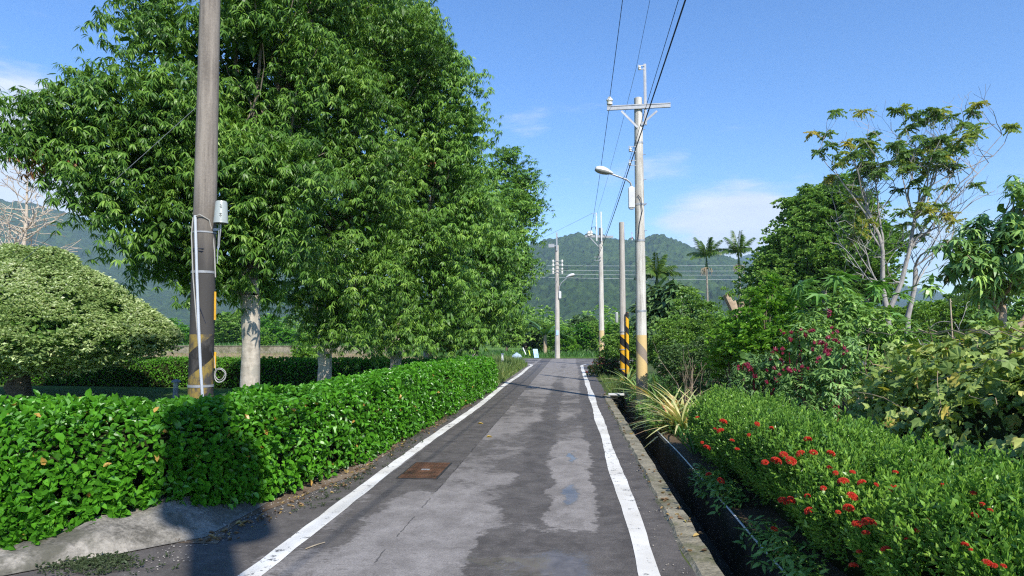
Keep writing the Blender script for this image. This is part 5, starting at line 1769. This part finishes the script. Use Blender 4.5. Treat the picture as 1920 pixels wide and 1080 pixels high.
def sparse_tree():
    rng = random.Random(62); nr = np.random.default_rng(62)
    Y = 16.5
    base = Vector((at(1690, 630, Y).x, Y, 0))
    root = empty('sparse_tree', base, 'tall sparse tree with pale forked trunks and yellowing leaf tufts', 'tree')
    mb = MB()
    tr = MB()
    s1 = [at(1666, 640, Y), at(1664, 590, Y), at(1655, 540, Y), at(1655, 470, Y), at(1648, 440, Y)]
    s2 = [at(1695, 640, Y + .2), at(1702, 595, Y + .2), at(1715, 540, Y + .2), at(1716, 500, Y + .2)]
    s1[0].z = s2[0].z = -.1
    s3 = [at(1664, 590, Y), at(1690, 530, Y - .1), at(1705, 470, Y - .1), at(1715, 410, Y - .1)]
    tr.tube(s1, [.085, .07, .055, .042, .036], 10); tr.tube(s2, [.075, .06, .048, .038], 10); tr.tube(s3, [.06, .052, .042, .034], 9)
    tr.build('trunk', M['white_limb'], root, True)
    tips = []
    targets = [(s1[-1], [(1595, 335), (1560, 300), (1540, 280), (1580, 265), (1600, 290)], .045), (s1[3], [(1640, 300), (1620, 270), (1660, 330), (1600, 380)], .04),
               (s3[-1], [(1700, 290), (1680, 275), (1720, 270), (1735, 330)], .042), (s3[2], [(1770, 400), (1830, 330), (1850, 300), (1880, 260)], .045), (s3[3], [(1780, 300), (1810, 240), (1820, 215), (1760, 265)], .04),
               (s2[-1], [(1760, 450), (1800, 390), (1860, 360)], .04), (s2[2], [(1740, 480), (1700, 420), (1775, 440)], .03), (s1[2], [(1600, 440), (1570, 420), (1560, 460)], .035), (s3[1], [(1640, 480), (1600, 520)], .025),
               (s3[3], [(1860, 240), (1890, 235), (1850, 220)], .03)]
    for st, ends, r in targets:
        for j, (px, py) in enumerate(ends):
            e = at(px + rng.uniform(-8, 8), py + rng.uniform(-8, 8), Y + rng.uniform(-.9, .9))
            pts = limb(mb, st, e, r * (.75 if j == 0 else .5), .007, rng, .05, 7, 6)
            for q in range(4):
                k = rng.randint(3, 7)
                dd = (Vector((rng.uniform(-1, 1), rng.uniform(-.7, .7), rng.uniform(.1, 1)))).normalized()
                grow(mb, pts[k], dd, rng.uniform(.3, .6), .010, 2, rng, tips, .6, .25, .75, (2, 2), .0035)
            tips.append((e, (e - pts[-2]).normalized()))
    mb.build('branches', M['white_limb'], root, True)
    # pinnate tufts on most of the tips
    P, D, Nn, VV = [], [], [], []
    for p, d in tips:
        h = (p.z - 3) / 4
        if rng.random() > .09 + .16 * max(0, min(1, h)): continue
        v = rng.gauss(.45, .22) if rng.random() < .72 else rng.uniform(.85, 1)
        for f in range(rng.randint(8, 12)):
            a = rng.uniform(0, TAU)
            rd = Vector((math.cos(a), math.sin(a), rng.uniform(-.9, .6))).normalized()
            L = rng.uniform(.12, .28)
            side = rd.cross(Vector((0, 0, 1))).normalized()
            for g in range(7):
                q = p + rd * L * (g + 1) / 7 - Vector((0, 0, .25 * L * ((g + 1) / 7) ** 2))
                for s in (-1, 1):
                    P.append(q); D.append(side * s + rd * .5 - Vector((0, 0, .35)) + Vector([rng.uniform(-.3, .3) for _ in range(3)])); Nn.append(Vector((.3, -.5, .8)) + Vector([rng.uniform(-.6, .6) for _ in range(3)])); VV.append(v + rng.uniform(-.1, .1))
    m = len(P)
    L = nr.uniform(.055, .10, m)
    leaf_cloud('leaf_tufts', M['sparse_leaf'], np.array(P), np.array(D), np.array(Nn), L, L * .45, np.clip(np.array(VV), 0, 1), T_DIAM, root)


sparse_tree()

make_tree('mango_tree', 'mango tree with long glossy drooping leaves at the right edge', 9.6, 1893,
          [(1840, 440, 42), (1890, 410, 46), (1790, 470, 34), (1820, 510, 40), (1870, 490, 48), (1930, 470, 60), (1900, 540, 36), (1780, 520, 26), (1930, 380, 40), (1910, 345, 22), (1960, 420, 60), (1765, 495, 16), (1850, 545, 26), (1740, 540, 14)],
          M['mango_leaf'], 40, 9, .155, .25, 260, .055, 1.75, M['dry_bark'], backs=False, T=T_LANCE_DROOP, droop=.35, out=.5, thr=.36, clump=2.4, inner=40, isz=.6, nlimb=12)


def stakes():
    for i, (px, a, b, Y, lab) in enumerate(((1835, 565, 640, 12.0, 'thin pale bamboo stake behind the vine thicket, left of the mango trunk'), (1782, 560, 640, 13.0, 'thin pale bamboo stake behind the vine thicket, beside the pale forked trunks'))):
        t_ = at(px, a, Y); x = t_.x
        mb = MB().tube([(x, Y, -.1), (x + .01, Y, t_.z * .5), (x - .005, Y, t_.z)], [.018, .016, .013], 8)
        for z in np.arange(.3, t_.z, .32): mb.lathe([(.017, -.008), (.021, 0), (.017, .008)], (x + .003, Y, z), 8)
        tag(mb.build('bamboo_stake', M['stake'], None, True), lab, 'stake', 'bamboo stakes')
    pr = random.Random(8)
    base = Vector((at(1758, 630, 13.4).x, 13.4, 0))
    mb = MB(); tips = []
    for i in range(10):
        d = Vector((pr.uniform(-.6, .6), pr.uniform(-.4, .4), 1)).normalized()
        grow(mb, base + Vector((pr.uniform(-.2, .2), 0, 0)), d, pr.uniform(1.2, 1.7), .014, 2, pr, tips, .7, -.1, .5, (2, 2), .005, 5, .25)
    tag(mb.build('dry_vine', M['white_limb']), 'leafless curling grey vine behind the thicket, right of the pale forked trunks', 'vine')


stakes()


# ---- palms
def frond(rng, L, droop, nl=26, w=.045, ll=.42):
    """one feather leaf along +X; returns leaf arrays + rachis points"""
    pts = []
    for i in range(11):
        t_ = i / 10
        pts.append(Vector((L * (t_ - .18 * droop * t_ * t_), 0, L * (.35 * t_ - droop * .75 * t_ * t_))))
    P, D, Nn, LL = [], [], [], []
    for i in range(nl):
        t_ = .12 + .88 * i / (nl - 1)
        k = min(9, int(t_ * 10)); q = pts[k].lerp(pts[k + 1], t_ * 10 - k)
        tg = (pts[k + 1] - pts[k]).normalized()
        for s in (-1, 1):
            P.append(q); D.append(tg * .55 + Vector((0, s, 0)) * .85 + Vector((0, 0, -.75 + rng.uniform(-.25, .25)))); Nn.append(Vector((-tg.z, 0, tg.x)) + Vector((0, s * .25, 0)))
            LL.append(ll * (1 - abs(t_ - .45) * .9) * rng.uniform(.85, 1.1))
    return pts, np.array(P), np.array(D), np.array(Nn), np.array(LL)


def palm(name, label, base, h, r, seed, L=1.35, n=10, shaftcol=True, ll=.42, group='slender palms'):
    rng = random.Random(seed); nr = np.random.default_rng(seed)
    base = Vector(base)
    root = empty(name, base, label, 'palm', group)
    top = base + Vector((rng.uniform(-.1, .1), 0, h))
    MB().tube([base + Vector((0, 0, -.1)), base.lerp(top, .3), base.lerp(top, .7), top], [r * 1.2, r, r * .92, r * .85], 10).build('trunk', M['grey_bark'], root, True)
    ct = top + Vector((0, 0, .7 * L / 1.35))
    if shaftcol:
        MB().tube([top - Vector((0, 0, .02)), top + Vector((0, 0, .2)), ct], [r * 1.25, r * 1.2, r * .5], 10).build('crownshaft', M['palm_leaf'], root, True)
        mb = MB()
        for i in range(26):
            a = rng.uniform(0, TAU); q = top + Vector((math.cos(a) * r, math.sin(a) * r, .05))
            e = q + Vector((math.cos(a) * rng.uniform(.15, .4), math.sin(a) * rng.uniform(.15, .4), -rng.uniform(.25, .65)))
            mb.tube([q, q.lerp(e, .5) + Vector((math.cos(a) * .08, math.sin(a) * .08, .08)), e], [.016, .014, .010], 4, False)
        mb.build('fruit_stalks', M['dry_stem'], root)
    for i in range(n):
        droop = rng.uniform(.15, .55) + .55 * (i / n)
        el = 1.3 - 1.15 * i / n
        pts, P, D, Nn, LL = frond(rng, L * rng.uniform(.85, 1.1), droop, 24, .05, ll)
        R3 = Matrix.Rotation(i * 2.4 + rng.uniform(-.3, .3), 3, 'Z') @ Matrix.Rotation(-el, 3, 'Y')
        R_ = np.array(R3)
        c = np.array(ct)
        o = leaf_cloud('frond', M['palm_leaf'], P @ R_.T + c, D @ R_.T, Nn @ R_.T, LL, .05, np.clip(nr.normal(.5, .2, len(P)), 0, 1), T_BLADE, root)
        rb = MB().tube([R3 @ p + ct for p in pts[::2]], [.022, .018, .014, .010, .007, .004], 5, False).build('rachis', M['palm_leaf'], None, True)
        rb.parent = o; rb.matrix_parent_inverse = Matrix.Identity(4)


GP = 'slender betel palms before the hill'
for px, py, seed, lab in ((1326, 503, 71, 'slender palm on the left of the pair standing before the wooded hill'), (1388, 497, 72, 'slender palm on the right of the pair, above the pollarded stump')):
    Y = 45; q = at(px, py, Y)
    palm('betel_palm', lab, (q.x, Y, 0), q.z, .07, seed, 1.45, 13, True, .48, GP)
q = at(1234, 545, 30)
palm('young_palm', 'short palm with a green crown showing above the dark broad-leaved tree', (q.x, 30, 0), q.z, .09, 73, 1.15, 11, True, .42, GP)
q = at(1890, 610, 17)
palm('young_palm', 'low palm with leaves opening under the mango tree', (q.x, 17, 0), q.z, .12, 74, 1.3, 10, False, .45, GP)


def stump():
    Y = 23; pr = random.Random(5)
    b = at(1384, 630, Y); base = Vector((b.x, Y, 0))
    root = empty('pollarded_tree', base, 'pollarded pale stump with sawn limbs and thin new leaves', 'tree')
    mb = MB()
    mb.tube([base + Vector((0, 0, -.1)), base + Vector((0, 0, 1.2)), at(1384, 590, Y)], [.26, .2, .18], 11, True, .06, pr)
    mb.tube([at(1384, 600, Y), at(1372, 575, Y), at(1361, 552, Y)], [.155, .125, .11], 9, True, .05, pr)
    mb.tube([at(1384, 600, Y), at(1378, 580, Y), at(1373, 565, Y)], [.155, .13, .115], 9, True, .05, pr)
    mb.tube([at(1386, 605, Y), at(1391, 585, Y), at(1390, 566, Y)], [.13, .11, .09], 9, True, .05, pr)
    mb.tube([at(1384, 620, Y), at(1400, 605, Y), at(1405, 598, Y)], [.09, .07, .055], 8, True, .05, pr)
    mb.build('trunk', M['dry_bark'], root, True)
    rng = np.random.default_rng(5)
    lb = px_lobes([(1362, 548, 14), (1385, 555, 14), (1398, 560, 16), (1405, 545, 12)], Y, rng)
    tree_crown('crown', M['mid_leaf'], lb, 22, 7, .10, .35, rng, root, T=T_DIAM, droop=.1, thr=.35, seed=5, inner=6)


stump()


# ================================================================== FAR VEGETATION
def far_kind(seed, mat, w, h, leaf, dens=10, trunkh=.3):
    """one far bush or tree about w wide and h tall around the origin"""
    rng = np.random.default_rng(seed); pr = random.Random(seed)
    lobes = []
    for i in range(9):
        a = rng.uniform(0, TAU); rr = rng.uniform(0, .32) * w
        z = h * rng.uniform(.28, .78)
        r = min(w, h) * rng.uniform(.2, .32)
        lobes.append((np.array([math.cos(a) * rr, math.sin(a) * rr * .7, z]), r))
    return lobes, rng, pr


PROTO = {}


def far_tree(kind, loc, s, rz, label, group, name):
    if kind not in PROTO:
        seed, mat, w, h, leaf, dens = {'bush': (401, M['bright_leaf'], 4.2, 3.0, .24, 8), 'tree': (402, M['mid_leaf'], 4.6, 4.6, .28, 8), 'dark': (403, M['dark_leaf'], 5.0, 4.2, .28, 8), 'olive': (404, M['rear_hedge_leaf'], 4.0, 3.4, .26, 8)}[kind]
        lobes, rng, pr = far_kind(seed, mat, w, h, leaf)
        root = empty(name, (0, 0, 0))
        mb = MB().tube([(0, 0, -.1), (.05, 0, h * .2), (0, 0, h * .45)], [.14, .11, .08], 8)
        for c, r in lobes[:6]: limb(mb, (0, 0, h * .25), c, .07, .02, pr, .08, 4, 5)
        mb.build('trunk', M['brown_bark'], root, True)
        tree_crown('crown', mat, lobes, dens, 7, leaf, .42, rng, root, T=T_DIAM, droop=.15, thr=.33, clump=.9, back=.8, inner=10, seed=seed)
        PROTO[kind] = root
        r = root
    else:
        r0 = PROTO[kind]
        r = r0.copy(); COL.objects.link(r)
        for ch in r0.children:
            c = ch.copy(); COL.objects.link(c); c.parent = r; c.matrix_parent_inverse = Matrix.Identity(4)
    r.location = loc; r.scale = (s[0], s[0], s[1]); r.rotation_euler = (0, 0, rz)
    tag(r, label, 'tree' if kind != 'bush' else 'bush', group)
    return r


GFAR = 'trees and bushes beyond the road end'
far_spec = [
    ('dark', 985, 58, 600, 4.4, 'dark tree behind the tall grass, right of the farthest row tree'), ('tree', 1010, 62, 598, 3.6, 'mid green tree left of the banana clump beyond the road end'),
    ('olive', 1075, 60, 598, 4.0, 'yellow green rounded tree right of the slender pole'), ('dark', 1100, 64, 594, 4.2, 'dark tree in the gap between the slender pole and the pole with two uprights'),
    ('tree', 1122, 60, 602, 3.0, 'small tree directly behind the pole with two uprights'), ('olive', 1150, 56, 600, 3.8, 'rounded tree left of the striped bare pole, beyond the road end'),
    ('bush', 1062, 57, 612, 3.2, 'low bush at the foot of the yellow green tree by the slender pole'), ('tree', 1190, 52, 596, 4.4, 'tree glimpsed between the bare pole and the nearest crossarm pole'),
    ('dark', 950, 70, 590, 5.0, 'dark tree partly hidden behind the farthest row tree'), ('tree', 1420, 60, 585, 6.0, 'tree beyond the pollarded stump, right of the palms'),
    ('olive', 1350, 58, 590, 5.0, 'tree between the trunks of the two slender palms'), ('bush', 1300, 50, 600, 4.4, 'bush below the left slender palm'),
    ('tree', 1690, 60, 575, 6.0, 'far tree seen through the fork of the pale trunks'), ('dark', 1760, 66, 580, 6.0, 'far dark tree right of the pale forked trunks'), ('tree', 1850, 60, 575, 6.0, 'far tree seen under the mango tree'),
    ('olive', 520, 78, 585, 6.0, 'far tree seen between the first two trunks of the row'), ('bush', 590, 72, 610, 5.0, 'far bush left of the second trunk of the row'), ('tree', 440, 84, 585, 7.0, 'far tree seen just right of the thick weathered pole'),
    ('bush', 300, 70, 605, 5.0, 'far bush seen under the right edge of the dome tree'), ('olive', 340, 88, 590, 7.0, 'far tree left of the thick weathered pole'), ('bush', 690, 70, 612, 4.6, 'far bush between the second and third trunks of the row'),
    ('tree', 640, 90, 590, 7.0, 'far tree above the bush between the second and third trunks'), ('tree', 830, 76, 600, 5.5, 'far tree behind the fourth tree of the row'), ('bush', 480, 66, 615, 4.2, 'low far bush right against the pale first trunk'),
    ('dark', 130, 95, 590, 7.5, 'far dark tree hidden mostly by the dome tree'), ('bush', 575, 40, 640, 2.2, 'dark small bush on the straw field just behind the low hedge'),
]
for i, (kind, px, Y, topy, wid, lab) in enumerate(far_spec):
    top = at(px, topy, Y)
    pw = {'bush': (4.2, 3.0), 'tree': (4.6, 4.6), 'dark': (5.0, 4.2), 'olive': (4.0, 3.4)}[kind]
    nm = {'bush': 'bush', 'tree': 'far_tree', 'dark': 'far_tree', 'olive': 'far_tree'}[kind]
    far_tree(kind, (top.x, Y, 0), (wid / pw[0] * 1.15, top.z / (pw[1] * .97)), i * 1.7, lab, GFAR, nm)


def far_wood():
    """the wooded foot of the hill, which reads as one mass"""
    rng = np.random.default_rng(77)
    lobes = []
    for i in range(190):
        Y = rng.uniform(95, 260); px = rng.uniform(-150, 2050)
        c = at(px, 630, Y); r = rng.uniform(2.0, 4.2)
        lobes.append((np.array([c.x, Y, r * rng.uniform(.5, 1.0)]), r))
    C, O = [], []
    for c, r in lobes:
        n = int(90)
        d = nrm(rng.normal(0, 1, (n, 3))); C.append(c + d * r * rng.uniform(.75, 1.05, (n, 1))); O.append(d)
    C = np.concatenate(C); O = np.concatenate(O); k = C[:, 2] > 0; C, O = C[k], O[k]
    p, d, n = rosettes(rng, C, O, 4, .1)
    o = leaf_cloud('far_wood', M['mid_leaf'], p, d, n, rng.uniform(.5, .9, len(p)), .5, np.clip(rng.normal(.5, .2, len(p)), 0, 1), T_DIAM)
    tag(o, kind='stuff')


far_wood()


def banana(loc, h, seed, label):
    rng = random.Random(seed); nr = np.random.default_rng(seed)
    base = Vector(loc)
    root = empty('banana_plant', base, label, 'banana plant', 'banana plants beyond the road end')
    MB().tube([base + Vector((0, 0, -.1)), base + Vector((0, 0, h * .5))], [.17, .12], 9).build('trunk', M['dry_bark'], root, True)
    P, D, Nn, L = [], [], [], []
    for i in range(9):
        a = i * 2.4 + rng.random(); el = rng.uniform(.5, 1.25)
        P.append(base + Vector((0, 0, h * .48))); D.append(Vector((math.cos(a) * math.cos(el), math.sin(a) * math.cos(el), math.sin(el)))); Nn.append(Vector((0, 0, 1)) - Vector((math.cos(a), math.sin(a), 0)) * .2); L.append(h * rng.uniform(.5, .7))
    leaf_cloud('leaves', M['banana_leaf'], np.array(P), np.array(D), np.array(Nn), np.array(L), .42, nr.uniform(.2, 1, 9), T_STRAP, root)


for px, Y, h, sd_, lab in ((1022, 55, 3.4, 81, 'banana plant just left of the slender pole at the road end'), (1037, 57, 3.0, 82, 'banana plant half hidden by the slender pole'), (1060, 58, 2.6, 83, 'small banana plant just right of the slender pole')):
    c = at(px, 630, Y); banana((c.x, Y, 0), h, sd_, lab)


# ================================================================== GRASSES
def blades(name, mat, pts, L, W, rng, kind='stuff', lean=.35, var=None, bend=True):
    N = len(pts)
    d = nrm(np.stack([rng.normal(0, lean, N), rng.normal(0, lean, N), np.ones(N)], 1))
    n = np.stack([rng.normal(0, 1, N), rng.normal(0, 1, N), .2 * np.ones(N)], 1)
    return tag(leaf_cloud(name, mat, pts, d, n, L, W, np.clip(rng.normal(.5, .22, N), 0, 1) if var is None else var, T_BLADE), kind=kind)


def grasses():
    rng = np.random.default_rng(90)
    # tall verge grass past the hedge end
    N = 9000
    y = rng.uniform(20.9, 40.5, N); x = -2.36 - np.abs(rng.normal(0, .9, N)) - (y > 37) * (y - 37) * .5
    L = rng.uniform(.15, .62, N) * np.clip((-2.2 - x) / .5, .25, 1)
    blades('tall_grass', M['grass_blade'], np.stack([x, y, 0 * x], 1), L, .018, rng)
    # grass behind the crossroad
    N = 9000
    y = rng.uniform(49.8, 60, N); x = rng.uniform(-14, 16, N)
    blades('meadow_grass', M['green_blade'], np.stack([x, y, 0 * x], 1), rng.uniform(.2, .6, N), .05, rng)
    # right verge between ditch end and the crossroad
    N = 6000
    y = rng.uniform(18.9, 39, N); x = 1.05 + np.abs(rng.normal(0, .8, N)) + (y > 36) * (y - 36) * .5
    blades('verge_grass', M['grass_blade'], np.stack([x, y, 0 * x], 1), rng.uniform(.05, .22, N), .014, rng)
    # weeds in the garden plot on the right
    N = 16000
    y = rng.uniform(9.5, 26, N); x = 1.6 + rng.random(N) * (y * .55)
    k = vnoise(np.stack([x * .8, y * .8, 0 * x], 1), 4) > .3
    x, y = x[k], y[k]
    blades('weeds', M['green_blade'], np.stack([x, y, 0 * x], 1), rng.uniform(.08, .4, len(x)), .03, rng, lean=.6)
    # lawn
    N = 22000
    y = rng.uniform(8, 20, N); x = -4.2 - rng.random(N) * 13
    blades('lawn_grass', M['green_blade'], np.stack([x, y, 0 * x], 1), rng.uniform(.02, .05, N), .012, rng, lean=.6)
    # field grass and straw
    N = 9000
    y = rng.uniform(21, 60, N); x = -4.5 - rng.random(N) * (y * .9)
    blades('straw', M['grass_blade'], np.stack([x, y, 0 * x], 1), rng.uniform(.1, .35, N), .03, rng, lean=.8, var=np.clip(rng.normal(.85, .2, N), 0, 1))
    # green bank beyond the low wall
    N = 14000
    y = rng.uniform(61.5, 80, N); x = -12 - rng.random(N) * 60
    blades('bank_grass', M['green_blade'], np.stack([x, y, 0 * x], 1), rng.uniform(.4, 1.0, N), .10, rng)
    # creeping weeds on the concrete foot and along the road's left edge
    C = []
    for _ in range(420):
        if rng.random() < .6: C.append((rng.normal(-3.35, .22), rng.normal(4.62, .10), .015))
        else: C.append((rng.normal(-2.42, .07), rng.uniform(6, 20), .015))
    C = np.array(C)
    p, d, n = rosettes(rng, C, np.tile(UP, (len(C), 1)), 8, .0, .8, .4)
    L = rng.uniform(.01, .035, len(p))
    tag(leaf_cloud('ground_weeds', M['weed_leaf'], p, d, n, L, L * .35, np.clip(rng.normal(.5, .2, len(p)), 0, 1), T_DIAM), kind='stuff')
    # low plants under the flowering hedge and in the ditch
    C = np.stack([1.36 + np.abs(rng.normal(0, .16, 1500)), rng.uniform(2, 18.5, 1500), rng.uniform(-.10, .16, 1500)], 1)
    C[:, 2] = np.where(C[:, 0] > 1.46, np.abs(C[:, 2]) + .01, C[:, 2])
    C = C[vnoise(C * np.array([0, 1.3, 0]), 3) > .42][:700]
    p, d, n = rosettes(rng, C, np.tile(np.array([-.4, 0, .6]), (len(C), 1)), 7, .1, .8, .4)
    L = rng.uniform(.03, .09, len(p))
    tag(leaf_cloud('ditch_weeds', M['mid_leaf'], p, d, n, L, L * .4, np.clip(rng.normal(.5, .2, len(p)), 0, 1), T_LANCE), kind='stuff')


grasses()

# ================================================================== SMALL THINGS
o = MB()
o.box((-42, 60.9, .32), (56, .3, .66)); o.box((-42, 60.9, .68), (56, .4, .06))
tag(o.build('low_wall', M['kerb_concrete']), 'low concrete retaining wall beyond the straw field on the left', 'wall')


def bollard():
    b = at(333, 630, 12.5); X = b.x; Y = 12.5
    h = at(333, 712, Y).z
    root = empty('garden_lamp', (X, Y, 0), 'dark grey bollard lamp on the lawn left of the thick weathered pole', 'garden lamp')
    MB().lathe([(.075, 0), (.075, .02), (.05, .03), (.05, h - .16)], (X, Y, 0), 14).build('post', M['bollard_grey'], root, True)
    MB().lathe([(.045, h - .16), (.045, h - .05)], (X, Y, 0), 14).build('lens', M['glass_lens'], root, True)
    MB().lathe([(.085, h - .05), (.085, h - .03), (.05, h), (0, h + .01)], (X, Y, 0), 14).build('cap', M['bollard_grey'], root, True)


bollard()


def boards():
    Y = 49.3
    def slab(name, label, cat, px0, py0, px1, py1, w, mat, th=.05, skew=.25):
        a, b = at(px0, py0, Y), at(px1, py1, Y); a.z = max(a.z, .01)
        d = b - a; d.y += skew
        q = d.to_track_quat('Z', 'Y').to_matrix()
        mb = MB().box(a + d / 2, (w, th, d.length), q)
        o = mb.build(name, mat)
        bv = o.modifiers.new('bevel', 'BEVEL'); bv.width = .015; bv.segments = 2
        return tag(o, label, cat)
    root = empty('leaning_board', at(1006, 671, Y), 'pale blue and white board leaning at the far road edge', 'board')
    a, b = at(1006, 671, Y), at(1003, 654, Y); a.z = .01
    d = b - a; d.y += .22
    q = Vector((-.12, d.y, d.z)).to_track_quat('Z', 'Y').to_matrix()
    MB().box(a + d / 2, (.36, .05, .66), q).build('panel', M['blue_board'], root)
    MB().box(a + d / 2 + Vector((-.06, -.035, 0)), (.17, .02, .60), q).build('stripe', M['white_board'], root)
    slab('white_stake', 'white stake leaning in the grass left of the pale blue board', 'stake', 986, 665, 980, 652, .07, M['white_board'], .05)
    slab('lime_stake', 'short lime yellow stake between the white stake and the blue board', 'stake', 994, 667, 991, 657, .06, M['lime'], .04)
    c = at(969, 664, 46)
    mb = MB().lathe([(0, -.22), (.22, -.18), (.30, -.02), (.24, .12), (.10, .20), (.05, .26), (0, .27)], (c.x, 46, .22), 10, Matrix.Diagonal((1.15, .8, 1)))
    tag(mb.build('plastic_bag', M['blue_bag'], None, True), 'grey blue plastic sack lying in the tall grass', 'bag')
    c = at(942, 664, 34)
    mb = MB().box((c.x, 34, c.z / 2), (.10, .08, c.z)).box((c.x, 34, c.z + .02), (.13, .10, .04))
    tag(mb.build('marker_post', M['white_board']), 'short white marker post in the tall grass past the hedge end', 'post')


boards()


def radio_mast():
    c = at(1185, 447, 1480)
    root = empty('radio_mast', (c.x, 1480, c.z - 12), 'tiny red and white mast on the hill crest', 'mast')
    for i in range(4):
        MB().lathe([(1.1 - i * .15, 0), (.95 - i * .15, 5)], (c.x, 1480, c.z - 6 + i * 5), 8).build('section', M['red_paint'] if i % 2 else M['white_board'], root)


radio_mast()


def fallen_leaves():
    T = T_OVAL
    spots = [((896, 794), 'yellow fallen leaf on the road nearest the seam, farther of two'), ((912, 819), 'yellow fallen leaf on the road, nearer of two beside the seam'), ((468, 838), 'large yellow leaf lying on the shaded hedge face')]
    for i, ((px, py), lab) in enumerate(spots[:2]):
        r = ray(px, py); t_ = (-1.6 + .012) / r[2]
        p = np.array([[r[0] * t_, r[1] * t_, .014]])
        o = leaf_cloud('fallen_leaf', M['dry_leaf'], p, np.array([[1, .3 * i, 0.02]]), np.array([[0, 0, 1.0]]), .11, .07, np.array([.6]), T)
        tag(o, lab, 'leaf', 'fallen leaves on the road')
    r = ray(455, 838); t_ = 6.1 / r[1]
    p = np.array([[r[0] * t_ + .1, 6.05, 1.6 + r[2] * t_ + .06]])
    mb = MB()
    pts = []
    for u in np.linspace(0, 1, 6):
        r = ray(573 + 36 * u, 1029 - 12 * u); t_ = (-1.6 + .014) / r[2]
        pts.append((r[0] * t_, r[1] * t_ + .02 * math.sin(u * 3), .014))
    tag(mb.tube(pts, .004, 5).build('straw_stem', M['stake']), 'thin pale dry stem lying across the left white line', 'stem')


fallen_leaves()


def leaf_litter():
    rng = np.random.default_rng(321)
    N = 420
    y = 5.2 + 16 * rng.random(N) ** 1.6
    x = -2.50 + rng.normal(0, .09, N) - .30 * np.clip((7.4 - y) / 2, 0, 1)
    k = rng.random(N) < .22
    x[k] = rng.uniform(.78, 1.0, k.sum())
    z = np.where(k, .034, .016) + rng.uniform(0, .006, N)
    d = nrm(np.stack([rng.normal(0, 1, N), rng.normal(0, 1, N), rng.normal(0, .12, N)], 1))
    L = rng.uniform(.02, .065, N)
    tag(leaf_cloud('leaf_litter', M['litter'], np.stack([x, y, z], 1), d, UP + rng.normal(0, .25, (N, 3)), L, L * .5, rng.random(N), T_OVAL), kind='stuff')


leaf_litter()
